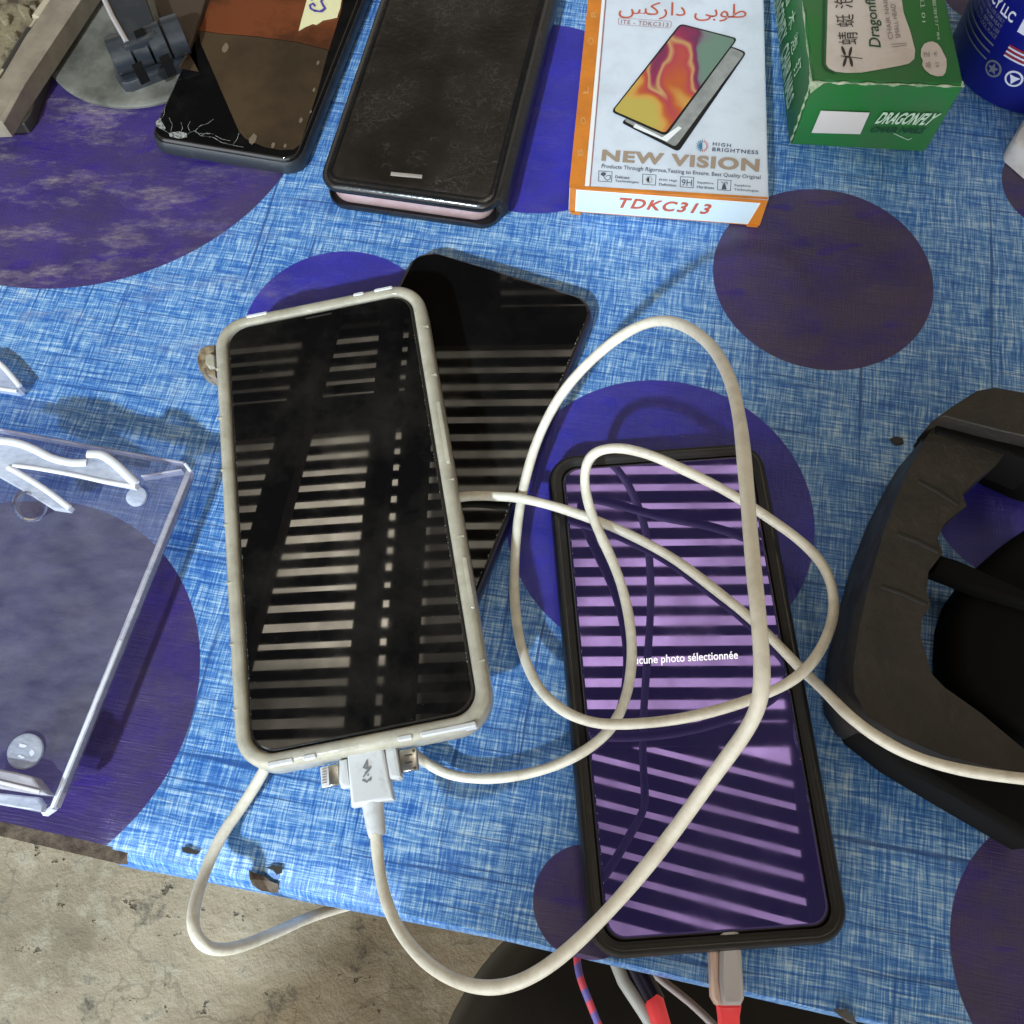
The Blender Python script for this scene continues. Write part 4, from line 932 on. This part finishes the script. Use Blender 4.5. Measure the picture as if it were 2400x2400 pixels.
pxflat('foot_mark', [jagged(54, 1748, 9, 5, 10), jagged(74, 1764, 7, 8, 10), jagged(50, 1774, 8, 4, 9)], zpl(za + 0.0018), M['frost'], ft_, 0.0002)

# ---------------------------------------------------------------- top left: tray, disc stand
tr = thing('tray', P(60, 100, 0), 'dusty brownish plastic tray with a worn raised edge in the top left corner', 'tray')
pxprism('tray_base', [(-120, 300), (0, 292), (56, 288), (72, 268), (82, 235), (118, 140), (210, -10), (260, -90), (-120, -90)], 0.0004, 0.006, M['trayd'], tr, 0.001)
pxprism('tray_rim', [(-120, 290), (4, 284), (60, 195), (120, 105), (190, 0), (250, -90), (180, -90), (112, 0), (60, 85), (0, 180), (-120, 250)], 0.006, 0.015, M['tray'], tr, 0.0015)
pxprism('tray_bed', [(-120, 260), (0, 178), (60, 85), (112, 0), (170, -90), (-120, -90)], 0.003, 0.010, M['dust'], tr, 0.0004)
for a_, b2, r_ in (((-10, 190), (118, -6), 0.0007), ((12, 165), (70, 70), 0.0018), ((88, 45), (135, -20), 0.0026)):
    tube('tray_ridge', [P(a_[0], a_[1], 0.0125), P(b2[0], b2[1], 0.0125)], r_, M['ridge'] if r_ != 0.0018 else M['trayd'], tr, 8)
for bx_, by_, s_ in ((28, 82, 14), (8, 40, 12), (55, 20, 16), (20, 120, 10), (75, 8, 10)):
    pxprism('tray_debris', jagged(bx_, by_, s_, s_ * 0.8, 10, 0.35), 0.0095, 0.0125, M['dust'], tr, 0.0008)

ds = thing('disc_stand', (-0.1805, 0.3759, 0), 'round dusty grey base with a dark hinged clamp arm, beside the cracked phone', 'stand')
fd = Fr((-0.1805, 0.3759, 0), (1, 0, 0))
lathe('disc_base', fd, [(0.0455, 0.0003), (0.0470, 0.0010), (0.0472, 0.0022), (0.0462, 0.0030), (0.0440, 0.0031), (0.0, 0.0033)], M['disc'], ds, 96)
pxprism('hinge_block', [(258, 120), (268, 175), (284, 193), (300, 193), (424, 146), (436, 130), (430, 90), (400, 50), (330, 60)], 0.0031, 0.0085, M['slate'], ds, 0.0015)
ha, hb_ = P(262, 134, 0.0150), P(432, 78, 0.0150); hx = (hb_ - ha).normalized()
L_ = (hb_ - ha).length
def cyl(name, t0, t1, r_, mat, z_=0.0): return tube(name, [ha + hx * (L_ * t0) + UP * z_, ha + hx * (L_ * (t0 + 0.01)) + UP * z_, ha + hx * (L_ * (t1 - 0.01)) + UP * z_, ha + hx * (L_ * t1) + UP * z_], r_, mat, ds, 24,
                                         rfun=lambda t_: r_ * (0.86 if t_ < 0.01 or t_ > 0.99 else 1.0))
cyl('hinge_knuckle', 0.0, 0.27, 0.0082, M['slate']); cyl('hinge_knuckle', 0.29, 0.50, 0.0078, M['slate']); cyl('hinge_knuckle', 0.52, 0.74, 0.0082, M['slate']); cyl('hinge_knuckle', 0.76, 1.0, 0.0086, M['slate'])
for x, y in ((318, 150), (382, 132), (322, 72)):
    pxprism('hinge_notch', [(x - 10, y + 2), (x + 12, y - 8), (x + 18, y + 4), (x - 4, y + 14)], 0.0150, 0.0232 if y > 100 else 0.024, M['black'] if 0 else M['grip2'], ds)
arm = pxprism('arm', [(232, -60), (240, 0), (262, 50), (290, 108), (330, 96), (368, 76), (356, 40), (338, -10), (320, -60)], 0.016, 0.023, M['slate'], ds, 0.0015)
tube('arm_edge', [P(236, -20, 0.0228), P(264, 40, 0.0232), P(297, 98, 0.0228)], 0.0012, M['silver'], ds, 8)
pxprism('side_arm', [(345, -60), (500, -60), (478, 10), (458, 72), (436, 132), (424, 110), (402, 62), (372, 40)], 0.0098, 0.0118, M['brown'], ds, 0.001)

# ---------------------------------------------------------------- cables
def cable_path(L, it=5, sub=9): return relax(smoothline([P(x, y, z) for x, y, z in L], sub), it)
CA = [(881, 1955, .029), (888, 2030, .030), (905, 2110, .034), (942, 2190, .042), (1010, 2265, .055), (1100, 2310, .066), (1200, 2308, .074), (1310, 2246, .080), (1440, 2120, .086), (1560, 1975, .094), (1675, 1815, .108),
      (1760, 1695, .120), (1786, 1600, .126), (1778, 1450, .128), (1763, 1300, .126), (1748, 1120, .120), (1733, 980, .112), (1705, 873, .102), (1650, 793, .088), (1565, 751, .074), (1480, 772, .060), (1390, 840, .045),
      (1315, 925, .033), (1262, 1025, .022), (1230, 1130, .014), (1213, 1230, .009), (1206, 1330, .007), (1207, 1420, .008), (1221, 1515, .012), (1255, 1600, .015), (1305, 1655, .018), (1370, 1688, .0205), (1450, 1698, .022),
      (1600, 1684, .024), (1750, 1643, .026), (1862, 1592, .028), (1925, 1520, .027), (1955, 1430, .021), (1940, 1345, .019), (1888, 1278, .019), (1800, 1213, .021), (1700, 1150, .026), (1590, 1095, .032), (1510, 1062, .034),
      (1440, 1050, .033), (1388, 1066, .029), (1370, 1115, .024), (1380, 1185, .020), (1408, 1255, .0185), (1442, 1330, .018), (1468, 1415, .017), (1481, 1510, .0165), (1475, 1600, .016), (1452, 1672, .0150), (1415, 1725, .0140),
      (1350, 1772, .0125), (1260, 1808, .008), (1150, 1825, .005), (1060, 1817, .005), (1000, 1788, .007), (960, 1750, .009), (940, 1660, .009), (950, 1480, .009), (990, 1280, .0115), (1030, 1195, .0120), (1080, 1164, .0122),
      (1180, 1164, .0135), (1230, 1170, .0150), (1310, 1190, .0140), (1400, 1221, .0125), (1480, 1255, .0120), (1580, 1310, .0118), (1680, 1385, .0118), (1760, 1450, .0118), (1820, 1508, .0120), (1880, 1570, .014), (1935, 1622, .026),
      (1990, 1678, .038), (2060, 1730, .0392), (2150, 1776, .0392), (2270, 1808, .0390), (2420, 1828, .0390), (2520, 1838, .0390)]
ca = thing('charging_cable', P(1200, 1300, 0), 'long off-white charging cable looping over the lit phone, with a three-way plug', 'cable')
CW = 0.00172
tube('cord', cable_path(CA, 8), CW, M['cable'], ca, 14, rfun=lambda t_: CW * (1 + 0.025 * math.sin(t_ * 311) + 0.02 * math.sin(t_ * 173 + 1)))
# three-way plug: a plug plane leaning with the phone
zp = 0.0315
bod = pxprism('plug_body', [(811, 1746), (895, 1737), (908, 1800), (921, 1873), (822, 1891)], zp - 0.0062, zp, M['plug'], ca, 0.0011, seg=3)
pxprism('plug_neck', [(808, 1732), (893, 1724), (896, 1738), (811, 1747)], zp - 0.0052, zp - 0.0008, M['plug'], ca, 0.0006)
pxprism('plug_arm', [(901, 1754), (928, 1750), (940, 1820), (934, 1826), (912, 1826), (905, 1800)], zp - 0.0060, zp - 0.0002, M['plug'], ca, 0.0011)
pxprism('plug_arm', [(794, 1781), (813, 1777), (821, 1842), (798, 1846), (793, 1830)], zp - 0.0056, zp - 0.0006, M['plug'], ca, 0.0010)
mu = pxprism('micro_usb_tip', [(933, 1758), (976, 1751), (981, 1803), (941, 1811)], zp - 0.0042, zp - 0.0020, M['steel'], ca, 0.0004)
pxflat('contact_slot', [[(948, 1769), (966, 1766), (966, 1770), (948, 1773)], [(950, 1786), (967, 1783), (967, 1787), (950, 1790)], [(966, 1757), (972, 1756), (973, 1761), (967, 1763)], [(969, 1797), (975, 1796), (975, 1802), (970, 1803)]], zpl(zp - 0.0020), M['kink'], mu, 0.0001)
li = pxprism('small_tip', [(749, 1799), (793, 1788), (798, 1838), (754, 1848)], zp - 0.0040, zp - 0.0024, M['steel'], ca, 0.0005)
li['label'] = 'small flat metal tip with a white contact pad'
pxprism('contact_pad', [(750, 1799), (769, 1795), (772, 1842), (754, 1846)], zp - 0.0024, zp - 0.0021, M['plug'], li, 0.0001)
stroke('contact_lines', [[(755, 1803 + 6.5 * i), (765, 1801 + 6.5 * i)] for i in range(6)], 0.0003, zpl(zp - 0.0021), M['gray'], li)
stroke('bolt_symbol', [[(860, 1783), (852, 1799), (866, 1803), (852, 1820)], [(859, 1786), (861, 1800)], [(866, 1803), (868, 1798), (856, 1812)], [(850, 1828), (860, 1833), (868, 1824), (868, 1829)], [(862, 1816), (863, 1817)]], 0.0005, zpl(zp), M['glyph'], bod)
rel = relax(smoothline([P(873, 1878, zp - 0.0035), P(877, 1910, zp - 0.0035), P(882, 1945, zp - 0.0035), P(885, 1960, zp - 0.0035)], 5), 1)
tube('strain_relief', rel, 0.003, M['plug'], ca, 18, rfun=lambda t_: 0.0034 - 0.0009 * t_)

CB = [(640, 1745, .012), (622, 1800, .010), (575, 1878, .008), (522, 1955, .008), (486, 2030, .010), (460, 2105, .016), (452, 2165, .022), (470, 2207, .022), (505, 2225, .016), (560, 2219, .008), (640, 2188, -.004),
      (720, 2152, -.018), (800, 2126, -.030), (880, 2108, -.040), (960, 2095, -.05)]
cbo = tube('hanging_cable', cable_path(CB, 6), 0.00185, M['cable'], None, 14)
prop(cbo, 'thin white cable dipping over the front table edge at lower left', 'cable')

# things below the front edge
st = thing('stool', P(1420, 2620, -0.30), 'round black vinyl stool seat below the front edge of the table', 'stool')
fs = Fr(P(1610, 2720, -0.33), (1, 0, 0))
lathe('seat', fs, [(0.125, -0.05), (0.150, -0.045), (0.158, -0.02), (0.150, 0.0), (0.13, 0.012), (0.0, 0.02)], M['stool'], st, 64)
for k in range(4):
    a_ = math.pi / 4 + k * math.pi / 2
    tube('leg', [fs(0.11 * math.cos(a_), 0.11 * math.sin(a_), -0.05), fs(0.16 * math.cos(a_), 0.16 * math.sin(a_), -0.40)], 0.012, M['stool'], st, 10)
br = tube('braided_cable', relax(smoothline([P(1352, 2200, -0.03), P(1353, 2255, -0.03), P(1362, 2298, -0.03), P(1380, 2345, -0.032), P(1402, 2400, -0.036), P(1430, 2460, -0.04)], 6), 2), 0.00125, M['braid'], None, 10)
prop(br, 'thin pink and blue braided cable hanging below the table edge', 'cable')
pw = thing('charger_plug', P(1500, 2340, -0.04), 'pale and black plug with a glowing red sleeve hanging below the table edge', 'plug')
tube('plug_shell', [P(1438, 2240, -0.035), P(1462, 2300, -0.035), P(1505, 2365, -0.035), P(1540, 2420, -0.035)], 0.0023, M['palep'], pw, 14)
tube('plug_core', [P(1478, 2245, -0.037), P(1508, 2305, -0.037), P(1532, 2352, -0.037)], 0.0042, M['navy'], pw, 14)
tube('red_sleeve', [P(1527, 2338, -0.034), P(1533, 2348, -0.034), P(1542, 2380, -0.034), P(1556, 2430, -0.034)], 0.003, M['red'], pw, 14, rfun=lambda t_: 0.0022 + 0.0012 * min(1, t_ * 5))
gcab = tube('grey_cable', relax(smoothline([P(1520, 2270, -0.05), P(1562, 2306, -0.05), P(1620, 2352, -0.05), P(1680, 2410, -0.05), P(1740, 2480, -0.05)], 5), 2), 0.0014, M['greyc'], None, 10)
prop(gcab, 'thin grey-pink cable running beside the glowing red sleeve', 'cable')
up_ = thing('charger_plug', P(1700, 2300, 0), 'silver plug with a red glowing sleeve sticking out under the lit phone', 'plug')
pxprism('plug_shell', [(1688, 2150), (1728, 2150), (1738, 2240), (1746, 2340), (1738, 2358), (1692, 2358), (1686, 2300)], 0.0035, 0.0088, M['silver'], up_, 0.0012)
pxprism('plug_side', [(1660, 2150), (1687, 2150), (1686, 2300), (1694, 2356), (1680, 2358), (1670, 2340), (1666, 2260)], 0.0025, 0.0080, M['silverp'], up_, 0.001)
pxprism('red_sleeve', [(1684, 2359), (1740, 2359), (1736, 2385), (1738, 2470), (1690, 2470), (1688, 2390)], 0.0030, 0.0075, M['red'], up_, 0.0015)
